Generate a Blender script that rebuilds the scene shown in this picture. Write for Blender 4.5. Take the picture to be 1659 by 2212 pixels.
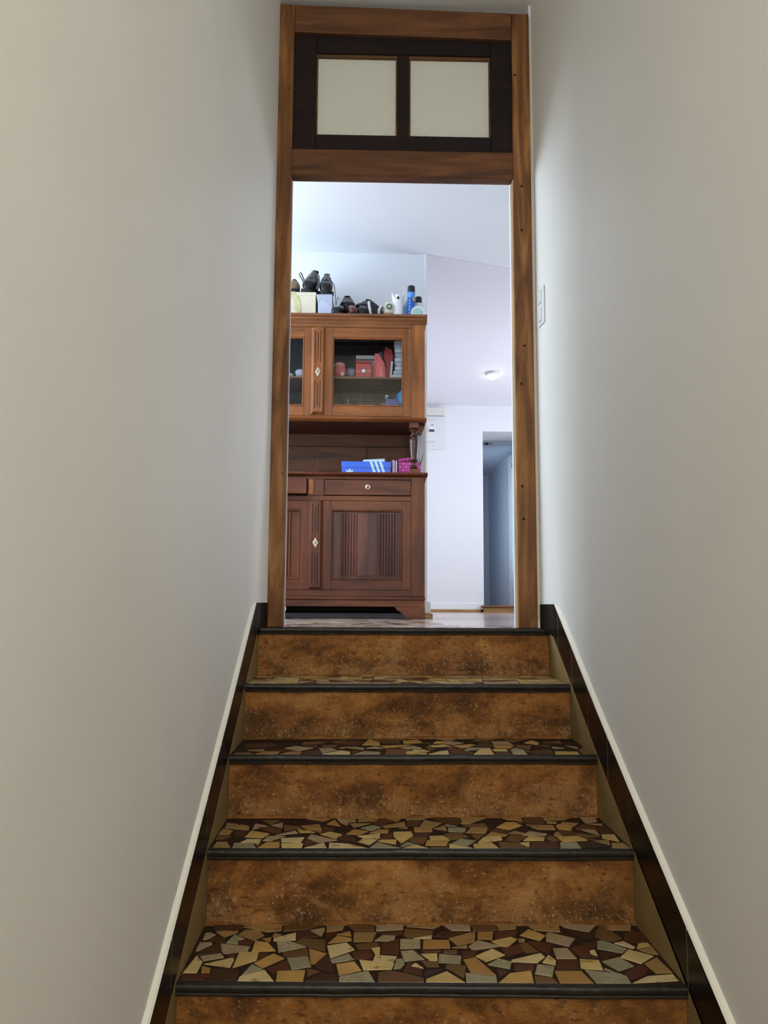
import bpy, math, random
from mathutils import Vector, Matrix
from mathutils.geometry import tessellate_polygon
random.seed(7)
for o in list(bpy.data.objects): bpy.data.objects.remove(o)
scn = bpy.context.scene
COL = scn.collection

# ------------------------------------------------------------------ camera
cam_d = bpy.data.cameras.new('camera'); cam = bpy.data.objects.new('camera', cam_d); COL.objects.link(cam)
cam_d.sensor_fit = 'VERTICAL'; cam_d.sensor_height = 36.0; cam_d.lens = 1709.02/2212*36; cam_d.clip_start = 0.02
R_ = Vector((0.99972757, -0.0226433, 0.00566316)); U_ = Vector((-0.00811179, -0.10955498, 0.99394764)); F_ = Vector((0.02188582, 0.99372279, 0.10970881))
mw = Matrix((R_, U_, -F_)).transposed().to_4x4(); mw.translation = Vector((-0.1545, -3.144, 0.1129))
cam.matrix_world = mw
scn.camera = cam

# ------------------------------------------------------------------ world, lights, exposure
w = bpy.data.worlds.new('world'); scn.world = w; w.use_nodes = True
w.node_tree.nodes['Background'].inputs[0].default_value = (0.62, 0.74, 0.92, 1)
w.node_tree.nodes['Background'].inputs[1].default_value = 1.0
scn.view_settings.view_transform = 'Standard'; scn.view_settings.look = 'None'
scn.view_settings.gamma = 1; scn.view_settings.use_curve_mapping = False
scn.view_settings.exposure = 0.0

def area(name, loc, direction, sx, sy, energy, color):
    d = bpy.data.lights.new(name, 'AREA'); d.shape = 'RECTANGLE'; d.size = sx; d.size_y = sy
    d.energy = energy; d.color = color
    o = bpy.data.objects.new(name, d); COL.objects.link(o); o.location = loc
    o.rotation_euler = Vector(direction).to_track_quat('-Z', 'Y').to_euler()
    return o
# daylight through the room window on the left, the window on the right of the corridor,
# and the hall that lies open behind the foot of the stairs
area('daylight_left', (-2.5, 0.95, 1.45), (1, 0.10, 0.0), 1.1, 1.3, 80, (0.71, 0.85, 1.0))
area('daylight_right', (2.12, 3.0, 1.2), (-1, 0, 0), 1.2, 1.2, 29, (0.82, 0.88, 1.0))
area('passage_fill', (0.70, 5.5, 0.95), (1, 0.12, 0), 0.7, 1.2, 4.2, (0.66, 0.80, 1.0))  # unseen fill added to brighten the passage, no window behind it
area('casing_fill', (1.405, 5.0, 1.0), (-0.03, 1, 0), 0.25, 1.2, 1.6, (0.50, 0.74, 1.0))  # fill added out of view beside the opening to brighten the door casing
area('hall_light', (0.0, -5.6, 1.65), (0, 1, -0.14), 1.1, 1.7, 50, (1.0, 0.97, 0.90))
area('stairwell_fill', (0.0, -4.9, 2.66), (0, 0.5, -1), 0.6, 0.6, 24, (1.0, 0.975, 0.91))  # overhead fill added out of view to brighten the stair walls

# ------------------------------------------------------------------ helpers
def tag(o, label=None, cat=None, group=None, kind=None):
    if label: o['label'] = label
    if cat: o['category'] = cat
    if group: o['group'] = group
    if kind: o['kind'] = kind
    return o

def empty(name, loc, label=None, cat=None, group=None, kind=None, rz=0):
    o = bpy.data.objects.new(name, None); COL.objects.link(o); o.location = loc; o.rotation_euler = (0, 0, rz)
    o.empty_display_size = 0.05
    return tag(o, label, cat, group, kind)

class MB:
    def __init__(s): s.v = []; s.f = []
    def add(s, vs, fs):
        n = len(s.v); s.v += [tuple(v) for v in vs]; s.f += [tuple(i+n for i in f) for f in fs]; return s
    def box(s, x0, x1, y0, y1, z0, z1):
        if x0 > x1: x0, x1 = x1, x0
        if y0 > y1: y0, y1 = y1, y0
        if z0 > z1: z0, z1 = z1, z0
        return s.add([(x0,y0,z0),(x1,y0,z0),(x1,y1,z0),(x0,y1,z0),(x0,y0,z1),(x1,y0,z1),(x1,y1,z1),(x0,y1,z1)],
              [(0,3,2,1),(4,5,6,7),(0,1,5,4),(1,2,6,5),(2,3,7,6),(3,0,4,7)])
    def hexa(s, b, t):   # b,t: 4 pts each, ccw from above
        return s.add(list(b)+list(t), [(0,3,2,1),(4,5,6,7),(0,1,5,4),(1,2,6,5),(2,3,7,6),(3,0,4,7)])
    def prism(s, poly, axis, a, b, fa=None, fb=None):
        # poly in the two other axes (order x,y,z minus axis); fa/fb optional per-end mapping
        def P(p, c):
            if axis == 'x': return (c, p[0], p[1])
            if axis == 'y': return (p[0], c, p[1])
            return (p[0], p[1], c)
        A = [P(p, a) for p in (poly if fa is None else [fa(q) for q in poly])]
        B = [P(p, b) for p in (poly if fb is None else [fb(q) for q in poly])]
        n = len(poly); n0 = len(s.v)
        tri = tessellate_polygon([[Vector((p[0], p[1], 0)) for p in poly]])
        fs = [(i, (i+1) % n, n+(i+1) % n, n+i) for i in range(n)]
        fs += [tuple(t) for t in tri] + [tuple(n+i for i in reversed(t)) for t in tri]
        return s.add(A+B, fs)
    def lathe(s, prof, c=(0,0,0), seg=20, axis='z', ang0=0, sx=1, sy=1):
        vs = []; fs = []
        for r, h in prof:
            for k in range(seg):
                a = 2*math.pi*k/seg+ang0; p = (r*math.cos(a)*sx, r*math.sin(a)*sy, h)
                if axis == 'y': p = (p[0], h, p[1])
                elif axis == 'x': p = (h, p[0], p[1])
                vs.append((p[0]+c[0], p[1]+c[1], p[2]+c[2]))
        m = len(prof)
        for i in range(m-1):
            for k in range(seg):
                fs.append((i*seg+k, i*seg+(k+1) % seg, (i+1)*seg+(k+1) % seg, (i+1)*seg+k))
        fs.append(tuple(reversed(range(seg)))); fs.append(tuple((m-1)*seg+k for k in range(seg)))
        return s.add(vs, fs)
    def tube(s, pts, r, seg=8):
        pts = [Vector(p) for p in pts]; vs = []; fs = []; up = Vector((0.13, 0.21, 0.97))
        for i, p in enumerate(pts):
            d = (pts[min(i+1, len(pts)-1)]-pts[max(i-1, 0)]).normalized()
            a = d.cross(up)
            if a.length < 1e-3: a = d.cross(Vector((1, 0, 0)))
            a.normalize(); b = d.cross(a)
            rr = r[i] if isinstance(r, (list, tuple)) else r
            for k in range(seg):
                t = 2*math.pi*k/seg; vs.append(p+a*math.cos(t)*rr+b*math.sin(t)*rr)
        for i in range(len(pts)-1):
            for k in range(seg):
                fs.append((i*seg+k, i*seg+(k+1) % seg, (i+1)*seg+(k+1) % seg, (i+1)*seg+k))
        fs.append(tuple(range(seg))); fs.append(tuple(reversed([(len(pts)-1)*seg+k for k in range(seg)])))
        return s.add(vs, fs)
    def blob(s, c, r, n=10, m=7, jit=0.0, seed=1, flat=None):
        rg = random.Random(seed); vs = []; fs = []
        for j in range(1, m):
            ph = math.pi*j/m
            for k in range(n):
                t = 2*math.pi*k/n; q = 1+rg.uniform(-jit, jit)
                z = math.cos(ph)*r[2]*q
                if flat is not None: z = max(z, flat)
                vs.append((c[0]+math.sin(ph)*math.cos(t)*r[0]*q, c[1]+math.sin(ph)*math.sin(t)*r[1]*q, c[2]+z))
        vs.append((c[0], c[1], c[2]+r[2])); vs.append((c[0], c[1], c[2]+(flat if flat is not None else -r[2])))
        for j in range(m-2):
            for k in range(n): fs.append((j*n+k, (j+1)*n+k, (j+1)*n+(k+1) % n, j*n+(k+1) % n))
        T = len(vs)-2
        for k in range(n):
            fs.append((T, k, (k+1) % n)); fs.append((T+1, (m-2)*n+(k+1) % n, (m-2)*n+k))
        return s.add(vs, fs)
    def build(s, name, mat, parent=None, bevel=0, smooth=False, seg=1, local=None, sub=0):
        me = bpy.data.meshes.new(name); me.from_pydata([tuple(v) for v in s.v], [], s.f); me.validate(); me.update()
        import bmesh
        bm = bmesh.new(); bm.from_mesh(me); bmesh.ops.recalc_face_normals(bm, faces=bm.faces); bm.to_mesh(me); bm.free()
        me.materials.append(mat)
        o = bpy.data.objects.new(name, me); COL.objects.link(o)
        if parent is not None: o.parent = parent
        if bevel:
            b = o.modifiers.new('bevel', 'BEVEL'); b.width = bevel; b.segments = seg; b.limit_method = 'ANGLE'
        if sub:
            b = o.modifiers.new('sub', 'SUBSURF'); b.levels = b.render_levels = sub
        if smooth:
            for p in me.polygons: p.use_smooth = True
            if smooth != 'all':
                me.set_sharp_from_angle(angle=math.radians(40))
        return o

def B(x0, x1, y0, y1, z0, z1): return MB().box(x0, x1, y0, y1, z0, z1)

# ------------------------------------------------------------------ materials
def lin(c):
    return tuple(((v/255)/12.92 if v/255 <= 0.04045 else ((v/255+0.055)/1.055)**2.4) for v in c)+(1,)
def mat(name, rgb, rough=0.5, metal=0, spec=0.5, bump=0, bscale=200, var=0, vscale=8, coat=0):
    m = bpy.data.materials.new(name); m.use_nodes = True; nt = m.node_tree; p = nt.nodes['Principled BSDF']
    c = lin(rgb); p.inputs['Base Color'].default_value = c; p.inputs['Roughness'].default_value = rough
    p.inputs['Metallic'].default_value = metal; p.inputs['Specular IOR Level'].default_value = spec
    if coat: p.inputs['Coat Weight'].default_value = coat; p.inputs['Coat Roughness'].default_value = 0.15
    tc = nt.nodes.new('ShaderNodeTexCoord')
    if var:
        n = nt.nodes.new('ShaderNodeTexNoise'); n.inputs['Scale'].default_value = vscale; n.inputs['Detail'].default_value = 6
        nt.links.new(tc.outputs['Object'], n.inputs['Vector'])
        r = nt.nodes.new('ShaderNodeMapRange'); r.inputs['From Min'].default_value = 0.3; r.inputs['From Max'].default_value = 0.7
        r.inputs['To Min'].default_value = 1-var; r.inputs['To Max'].default_value = 1+var
        nt.links.new(n.outputs['Fac'], r.inputs['Value'])
        mx = nt.nodes.new('ShaderNodeVectorMath'); mx.operation = 'SCALE'; mx.inputs[0].default_value = c[:3]
        nt.links.new(r.outputs['Result'], mx.inputs['Scale']); nt.links.new(mx.outputs[0], p.inputs['Base Color'])
    if bump:
        n = nt.nodes.new('ShaderNodeTexNoise'); n.inputs['Scale'].default_value = bscale; n.inputs['Detail'].default_value = 4
        nt.links.new(tc.outputs['Object'], n.inputs['Vector'])
        b = nt.nodes.new('ShaderNodeBump'); b.inputs['Strength'].default_value = bump; b.inputs['Distance'].default_value = 0.004
        nt.links.new(n.outputs['Fac'], b.inputs['Height']); nt.links.new(b.outputs[0], p.inputs['Normal'])
    return m

def ramp(nt, stops):
    r = nt.nodes.new('ShaderNodeValToRGB'); e = r.color_ramp.elements
    while len(e) > 1: e.remove(e[-1])
    e[0].position = stops[0][0]; e[0].color = lin(stops[0][1])
    for pos, c in stops[1:]:
        q = e.new(pos); q.color = lin(c)
    return r

def wood(name, c0, c1, c2, axis='z', rough=0.4, scale=1.0, knots=0.0, coat=0.0, bump=0.15, purple=0):
    m = bpy.data.materials.new(name); m.use_nodes = True; nt = m.node_tree; p = nt.nodes['Principled BSDF']
    tc = nt.nodes.new('ShaderNodeTexCoord'); mp = nt.nodes.new('ShaderNodeMapping')
    sc = {'z': (14, 14, 1.6), 'x': (1.6, 14, 14), 'y': (14, 1.6, 14)}[axis]
    mp.inputs['Scale'].default_value = tuple(v*scale for v in sc)
    nt.links.new(tc.outputs['Object'], mp.inputs['Vector'])
    n1 = nt.nodes.new('ShaderNodeTexNoise'); n1.inputs['Scale'].default_value = 1.0; n1.inputs['Detail'].default_value = 8; n1.inputs['Distortion'].default_value = 1.2
    nt.links.new(mp.outputs[0], n1.inputs['Vector'])
    r1 = ramp(nt, [(0.28, c0), (0.5, c1), (0.72, c2)])
    nt.links.new(n1.outputs['Fac'], r1.inputs['Fac'])
    # fine fibres
    mp2 = nt.nodes.new('ShaderNodeMapping'); mp2.inputs['Scale'].default_value = tuple(v*scale*9 for v in sc)
    nt.links.new(tc.outputs['Object'], mp2.inputs['Vector'])
    n2 = nt.nodes.new('ShaderNodeTexNoise'); n2.inputs['Detail'].default_value = 5
    nt.links.new(mp2.outputs[0], n2.inputs['Vector'])
    mr = nt.nodes.new('ShaderNodeMapRange'); mr.inputs['From Min'].default_value = 0.3; mr.inputs['From Max'].default_value = 0.7; mr.inputs['To Min'].default_value = 0.78; mr.inputs['To Max'].default_value = 1.15
    nt.links.new(n2.outputs['Fac'], mr.inputs['Value'])
    # broad patches
    n3 = nt.nodes.new('ShaderNodeTexNoise'); n3.inputs['Scale'].default_value = 4; n3.inputs['Detail'].default_value = 3
    nt.links.new(tc.outputs['Object'], n3.inputs['Vector'])
    mr3 = nt.nodes.new('ShaderNodeMapRange'); mr3.inputs['From Min'].default_value = 0.3; mr3.inputs['From Max'].default_value = 0.7; mr3.inputs['To Min'].default_value = 0.82; mr3.inputs['To Max'].default_value = 1.15
    nt.links.new(n3.outputs['Fac'], mr3.inputs['Value'])
    mu = nt.nodes.new('ShaderNodeMath'); mu.operation = 'MULTIPLY'
    nt.links.new(mr.outputs[0], mu.inputs[0]); nt.links.new(mr3.outputs[0], mu.inputs[1])
    vm = nt.nodes.new('ShaderNodeVectorMath'); vm.operation = 'SCALE'
    nt.links.new(r1.outputs['Color'], vm.inputs[0]); nt.links.new(mu.outputs[0], vm.inputs['Scale'])
    last = vm.outputs[0]
    if knots:
        vo = nt.nodes.new('ShaderNodeTexVoronoi'); vo.inputs['Scale'].default_value = 5.0
        mp4 = nt.nodes.new('ShaderNodeMapping'); mp4.inputs['Scale'].default_value = {'z': (1, 1, .45), 'x': (.45, 1, 1), 'y': (1, .45, 1)}[axis]
        nt.links.new(tc.outputs['Object'], mp4.inputs['Vector']); nt.links.new(mp4.outputs[0], vo.inputs['Vector'])
        kr = nt.nodes.new('ShaderNodeMapRange'); kr.inputs['From Min'].default_value = 0.03; kr.inputs['From Max'].default_value = 0.1
        kr.inputs['To Min'].default_value = knots; kr.inputs['To Max'].default_value = 0
        nt.links.new(vo.outputs['Distance'], kr.inputs['Value'])
        mx = nt.nodes.new('ShaderNodeMix'); mx.data_type = 'RGBA'; mx.inputs['B'].default_value = lin((52, 26, 10))
        nt.links.new(kr.outputs[0], mx.inputs['Factor']); nt.links.new(last, mx.inputs['A']); last = mx.outputs['Result']
    nt.links.new(last, p.inputs['Base Color'])
    p.inputs['Roughness'].default_value = rough; p.inputs['Specular IOR Level'].default_value = 0.32
    if coat: p.inputs['Coat Weight'].default_value = coat; p.inputs['Coat Roughness'].default_value = 0.22
    b = nt.nodes.new('ShaderNodeBump'); b.inputs['Strength'].default_value = bump; b.inputs['Distance'].default_value = 0.002
    nt.links.new(n2.outputs['Fac'], b.inputs['Height']); nt.links.new(b.outputs[0], p.inputs['Normal'])
    return m

M = {}
M['plaster'] = mat('stair_wall_paint', (238, 236, 229), 0.55, bump=0.12, bscale=230, var=0.015, vscale=3)
M['plaster2'] = mat('room_wall_paint', (231, 233, 236), 0.6, bump=0.05, bscale=120)
M['ceil'] = mat('ceiling_paint', (233, 235, 238), 0.7)
M['corr'] = mat('corridor_ceiling_paint', (232, 230, 236), 0.7)
M['jamb'] = wood('stripped_pine', (70, 40, 17), (120, 77, 38), (172, 122, 70), 'z', 0.62, 1.0, knots=0.5, bump=0.5)
M['jambx'] = wood('stripped_pine_crosswise_shaded', (70, 42, 22), (100, 62, 34), (124, 82, 48), 'x', 0.62, 1.0, knots=0.5, bump=0.5)  # darker copy of the jamb pine: dimmer light up here put into the colour
M['darkw'] = wood('dark_stained_wood', (16, 7, 5), (26, 11, 7), (36, 16, 10), 'x', 0.75, 1.0)
M['uz'] = wood('honey_walnut', (98, 54, 22), (138, 80, 34), (166, 102, 48), 'z', 0.42, 0.9)
M['ux'] = wood('honey_walnut_crosswise', (98, 54, 22), (138, 80, 34), (166, 102, 48), 'x', 0.42, 0.9)
M['lz'] = wood('red_walnut_light_tint', (62, 28, 14), (94, 46, 22), (120, 66, 32), 'z', 0.40, 0.9)  # lower body darker than the upper: reflected light put into the wood colour
M['lx'] = wood('red_walnut_light_tint_crosswise', (62, 28, 14), (94, 46, 22), (120, 66, 32), 'x', 0.40, 0.9)
M['niche'] = wood('unpolished_brown_board', (58, 34, 18), (84, 52, 28), (102, 64, 36), 'x', 0.6, 0.8)
M['inner'] = wood('grey_brown_lining', (70, 62, 42), (92, 84, 60), (108, 98, 72), 'z', 0.7, 0.8)
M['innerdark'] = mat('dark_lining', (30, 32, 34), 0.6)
M['tan'] = wood('light_oak', (150, 112, 66), (176, 136, 84), (196, 156, 100), 'x', 0.4, 1.0)
M['void'] = mat('dark_unfinished_board', (20, 17, 13), 0.9, spec=0.1)
M['black'] = mat('black_plastic', (20, 21, 23), 0.35)
M['white'] = mat('white_plastic', (236, 238, 238), 0.3)
M['steel'] = mat('bright_metal', (205, 205, 205), 0.25, metal=1)
M['brass'] = mat('aged_brass', (166, 156, 138), 0.35, metal=1)
M['hole'] = mat('dark_hole', (12, 7, 5), 0.9)
M['grout'] = mat('dark_grout', (50, 34, 20), 0.9, spec=0.15, bump=0.4, bscale=300, var=0.2, vscale=20)
M['cheek'] = mat('olive_render', (138, 114, 66), 0.75, bump=0.25, bscale=90, var=0.12, vscale=7)
M['nose'] = mat('black_glazed_nosing', (34, 28, 19), 0.38, spec=0.32, bump=0.5, bscale=45, var=0.35, vscale=14)
M['skirt'] = mat('dark_brown_glazed_tile', (15, 10, 6), 0.32, spec=0.3, bump=0.05, bscale=12, var=0.25, vscale=9)
M['joint'] = mat('pale_caulk', (198, 190, 172), 0.6)
M['fillet'] = mat('white_plaster_fillet', (238, 234, 218), 0.6, bump=0.2, bscale=80)

def tilemat(name, rgb, speck=None, rough=0.35, var=0.16, veins=None):
    m = mat(name, rgb, rough, bump=0.12, bscale=160, var=var, vscale=16)
    nt = m.node_tree; p = nt.nodes['Principled BSDF']
    if speck or veins:
        tc = nt.nodes.new('ShaderNodeTexCoord'); n = nt.nodes.new('ShaderNodeTexNoise')
        n.inputs['Scale'].default_value = 220 if speck else 32; n.inputs['Detail'].default_value = 3
        nt.links.new(tc.outputs['Object'], n.inputs['Vector'])
        r = nt.nodes.new('ShaderNodeMapRange'); r.inputs['From Min'].default_value = 0.58; r.inputs['From Max'].default_value = 0.66
        nt.links.new(n.outputs['Fac'], r.inputs['Value'])
        mx = nt.nodes.new('ShaderNodeMix'); mx.data_type = 'RGBA'
        old = p.inputs['Base Color'].links[0].from_socket
        nt.links.new(old, mx.inputs['A']); mx.inputs['B'].default_value = lin(speck or veins)
        nt.links.new(r.outputs[0], mx.inputs['Factor']); nt.links.new(mx.outputs['Result'], p.inputs['Base Color'])
    return m
TM = {
 'o': [tilemat('ochre_tile', (186, 148, 82)), tilemat('ochre_tile_b', (176, 138, 74)), tilemat('ochre_tile_c', (164, 122, 66))],
 'y': [tilemat('straw_tile', (200, 174, 112), veins=(150, 116, 62)), tilemat('straw_tile_b', (190, 160, 96)), tilemat('straw_tile_c', (204, 182, 130), veins=(160, 130, 80))],
 'g': [tilemat('speckled_grey_tile', (160, 150, 116), speck=(74, 70, 56)), tilemat('speckled_grey_tile_b', (148, 140, 110), speck=(84, 78, 62))],
 'p': [tilemat('pinkish_grey_tile', (164, 142, 112), speck=(104, 84, 62)), tilemat('pinkish_grey_tile_b', (156, 134, 104))],
 't': [tilemat('dull_tan_tile', (156, 122, 72), veins=(118, 88, 50)), tilemat('dull_tan_tile_b', (148, 118, 74), speck=(104, 80, 50))],
 'b': [tilemat('olive_brown_tile', (104, 76, 42)), tilemat('olive_brown_tile_b', (96, 66, 36))],
 'm': [tilemat('maroon_tile', (76, 40, 26)), tilemat('maroon_tile_b', (68, 36, 20))],
 'd': [tilemat('dark_brown_tile', (64, 42, 22)), tilemat('dark_brown_tile_b', (56, 36, 18))],
 'k': [tilemat('near_black_tile', (38, 34, 26))],
}

def riser_mat():
    m = bpy.data.materials.new('rust_ochre_render'); m.use_nodes = True; nt = m.node_tree; p = nt.nodes['Principled BSDF']
    tc = nt.nodes.new('ShaderNodeTexCoord')
    def noise(sc, det=8, dist=0, src='Object', mp=None):
        n = nt.nodes.new('ShaderNodeTexNoise'); n.inputs['Scale'].default_value = sc; n.inputs['Detail'].default_value = det
        n.inputs['Distortion'].default_value = dist
        if mp:
            q = nt.nodes.new('ShaderNodeMapping'); q.inputs['Scale'].default_value = mp; nt.links.new(tc.outputs[src], q.inputs['Vector']); nt.links.new(q.outputs[0], n.inputs['Vector'])
        else: nt.links.new(tc.outputs[src], n.inputs['Vector'])
        return n
    n1 = noise(5, 12, 0.25, mp=(1, 1, 1.8)); n1.inputs['Roughness'].default_value = 0.62
    r1 = ramp(nt, [(0.30, (70, 42, 12)), (0.41, (112, 67, 20)), (0.49, (142, 89, 33)), (0.57, (160, 105, 46)), (0.68, (182, 130, 70))])
    nt.links.new(n1.outputs['Fac'], r1.inputs['Fac'])
    n2 = noise(34, 10, 0.2); n2.inputs['Roughness'].default_value = 0.7
    r2 = nt.nodes.new('ShaderNodeMapRange'); r2.inputs['From Min'].default_value = 0.3; r2.inputs['From Max'].default_value = 0.7; r2.inputs['To Min'].default_value = 0.62; r2.inputs['To Max'].default_value = 1.34
    nt.links.new(n2.outputs['Fac'], r2.inputs['Value'])
    vm = nt.nodes.new('ShaderNodeVectorMath'); vm.operation = 'SCALE'
    nt.links.new(r1.outputs['Color'], vm.inputs[0]); nt.links.new(r2.outputs[0], vm.inputs['Scale'])
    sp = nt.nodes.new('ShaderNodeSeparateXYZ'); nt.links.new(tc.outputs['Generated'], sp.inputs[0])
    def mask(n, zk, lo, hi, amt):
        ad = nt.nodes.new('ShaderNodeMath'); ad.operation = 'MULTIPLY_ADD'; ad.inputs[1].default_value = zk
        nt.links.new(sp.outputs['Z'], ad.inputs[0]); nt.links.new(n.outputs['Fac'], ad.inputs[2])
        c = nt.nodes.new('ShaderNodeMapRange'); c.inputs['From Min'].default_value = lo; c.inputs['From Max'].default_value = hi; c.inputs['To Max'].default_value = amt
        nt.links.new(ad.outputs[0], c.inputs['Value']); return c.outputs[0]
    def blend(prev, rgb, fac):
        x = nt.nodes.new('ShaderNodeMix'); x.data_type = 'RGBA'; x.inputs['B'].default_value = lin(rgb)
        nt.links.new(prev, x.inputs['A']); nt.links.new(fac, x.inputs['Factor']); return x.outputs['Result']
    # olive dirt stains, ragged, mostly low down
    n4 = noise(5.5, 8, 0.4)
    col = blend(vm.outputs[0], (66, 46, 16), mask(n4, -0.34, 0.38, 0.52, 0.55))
    # pale flaking patches: broad noise broken up by a fine one
    n6 = noise(9, 12, 0.3); n6.inputs['Roughness'].default_value = 0.75
    col = blend(col, (172, 124, 72), mask(n6, -0.13, 0.46, 0.53, 0.55))
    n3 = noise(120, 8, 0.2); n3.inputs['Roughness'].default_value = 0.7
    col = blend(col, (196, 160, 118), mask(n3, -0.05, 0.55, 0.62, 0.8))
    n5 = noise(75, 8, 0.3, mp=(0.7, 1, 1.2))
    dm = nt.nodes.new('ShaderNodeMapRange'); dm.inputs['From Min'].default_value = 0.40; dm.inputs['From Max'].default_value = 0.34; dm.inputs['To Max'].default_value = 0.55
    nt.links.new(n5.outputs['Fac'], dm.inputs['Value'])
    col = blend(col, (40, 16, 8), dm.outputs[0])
    nt.links.new(col, p.inputs['Base Color'])
    p.inputs['Roughness'].default_value = 0.55; p.inputs['Specular IOR Level'].default_value = 0.35
    b = nt.nodes.new('ShaderNodeBump'); b.inputs['Strength'].default_value = 0.8; b.inputs['Distance'].default_value = 0.006
    s3 = nt.nodes.new('ShaderNodeMath'); s3.operation = 'ADD'; nt.links.new(n3.outputs['Fac'], s3.inputs[0]); nt.links.new(n6.outputs['Fac'], s3.inputs[1])
    nt.links.new(s3.outputs[0], b.inputs['Height']); nt.links.new(b.outputs[0], p.inputs['Normal'])
    return m
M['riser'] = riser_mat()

def glass(name, tint=(1, 1, 1, 1), gloss=0.10, rough=0.02, ior=1.5):
    m = bpy.data.materials.new(name); m.use_nodes = True; nt = m.node_tree
    nt.nodes.remove(nt.nodes['Principled BSDF']); out = nt.nodes['Material Output']
    t = nt.nodes.new('ShaderNodeBsdfTransparent'); t.inputs[0].default_value = tint
    g = nt.nodes.new('ShaderNodeBsdfGlossy'); g.inputs['Roughness'].default_value = rough
    f = nt.nodes.new('ShaderNodeFresnel'); f.inputs['IOR'].default_value = ior
    a = nt.nodes.new('ShaderNodeMath'); a.operation = 'ADD'; a.inputs[1].default_value = gloss-0.04; nt.links.new(f.outputs[0], a.inputs[0])
    x = nt.nodes.new('ShaderNodeMixShader'); nt.links.new(a.outputs[0], x.inputs[0]); nt.links.new(t.outputs[0], x.inputs[1]); nt.links.new(g.outputs[0], x.inputs[2])
    nt.links.new(x.outputs[0], out.inputs[0])
    return m
M['glass'] = glass('cabinet_glass', (0.98, 0.99, 0.99, 1), 0.04, ior=1.22)
M['film'] = glass('clear_plastic_film', (0.9, 0.92, 0.95, 1), 0.12, 0.15)
def emit(name, rgb, s):
    m = bpy.data.materials.new(name); m.use_nodes = True; p = m.node_tree.nodes['Principled BSDF']
    p.inputs['Emission Color'].default_value = lin(rgb); p.inputs['Emission Strength'].default_value = s
    return m
M['lamp'] = emit('lamp_glow', (255, 250, 240), 12)

# ================================================================== SETTING
ST = dict(kind='structure')
def struct(name, mb, m, parent=None, **k):
    o = mb.build(name, m, parent, **k)
    if parent is None: o['kind'] = 'structure'
    return o

# stair geometry (top landing at z = 0, its front edge at y = 0)
YS = [0, -0.3098, -0.6130, -0.9319, -1.2658, -1.60, -1.93, -2.26]
ZS = [0, -0.1861, -0.3724, -0.5591, -0.7507, -0.94, -1.13, -1.32]
Q = [0.0336-0.0142*min(k, 4) for k in range(8)]
HW = 0.575; OV = 0.012
FLOOR_LOW = -1.50

# stairwell walls (each tapers in a little towards the door frame)
def side_wall(name, s):
    b = MB()
    X = 0.590
    b.box(s*X, s*0.80, -5.8, 0.056, FLOOR_LOW-0.05, 2.80)
    wall = struct(name, b, M['plaster']); b = MB()
    # the plaster swells gently towards the door frame
    ys = [0.056, 0.03, 0.0, -0.0536, -0.085, -0.115, -0.16, -0.22, -0.30, -0.40, -0.52, -0.72]
    zs = [0.006, 0.05, 0.097, 0.0975, 0.2, 0.35, 0.5, 0.7, 0.9, 1.2, 1.7, 2.2, 2.80]
    def itp(pl, y):
        for (a, u), (c, v) in zip(pl[:-1], pl[1:]):
            if c <= y <= a: return u+(v-u)*(a-y)/(a-c)
        return pl[-1][1]
    LO = [(0.056, 0.549), (-0.0536, 0.576), (-0.115, 0.5897), (-0.72, 0.5897)]
    HI = [(0.056, 0.549), (-0.05, 0.5585), (-0.15, 0.5670), (-0.30, 0.5770), (-0.50, 0.5855), (-0.72, 0.5897)]
    vs = []
    for z in zs:
        t = max(0, min(1, (z-0.1)/0.8)); t = t*t*(3-2*t)
        for y in ys:
            lo, hi = itp(LO, y), itp(HI, y)
            x = lo+(hi-lo)*t
            if z < 0.0974 and y > -0.05: x = 0.5897
            vs.append((s*x, y, z))
    n = len(ys)
    b.add(vs, [(j*n+i, j*n+i+1, (j+1)*n+i+1, (j+1)*n+i) for j in range(len(zs)-1) for i in range(n-1)])
    struct(name+'_swell', b, M['plaster'], smooth=True); return wall
side_wall('wall_left', -1); side_wall('wall_right', 1)
struct('ceiling_stairwell', B(-0.80, 0.80, -5.8, 0.16, 2.715, 2.80), M['plaster'])
struct('floor_lower_hall', B(-0.80, 0.80, -5.8, -2.26, FLOOR_LOW-0.05, FLOOR_LOW), M['tan'])

# divider wall around the door frame
struct('wall_divider', MB().box(-2.6, -0.55, 0.06, 0.165, -0.05, 2.9).box(0.538, 2.2, 0.06, 0.165, -0.05, 2.9).box(-0.55, 0.538, 0.125, 0.165, 1.99, 2.9), M['plaster2'])
# painted reveal behind the jambs
struct('trim_1', MB().box(0.4635, 0.538, 0.115, 0.165, 0.001, 1.99).box(-0.55, -0.489, 0.115, 0.165, 0.001, 1.99), M['plaster2'])

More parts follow.
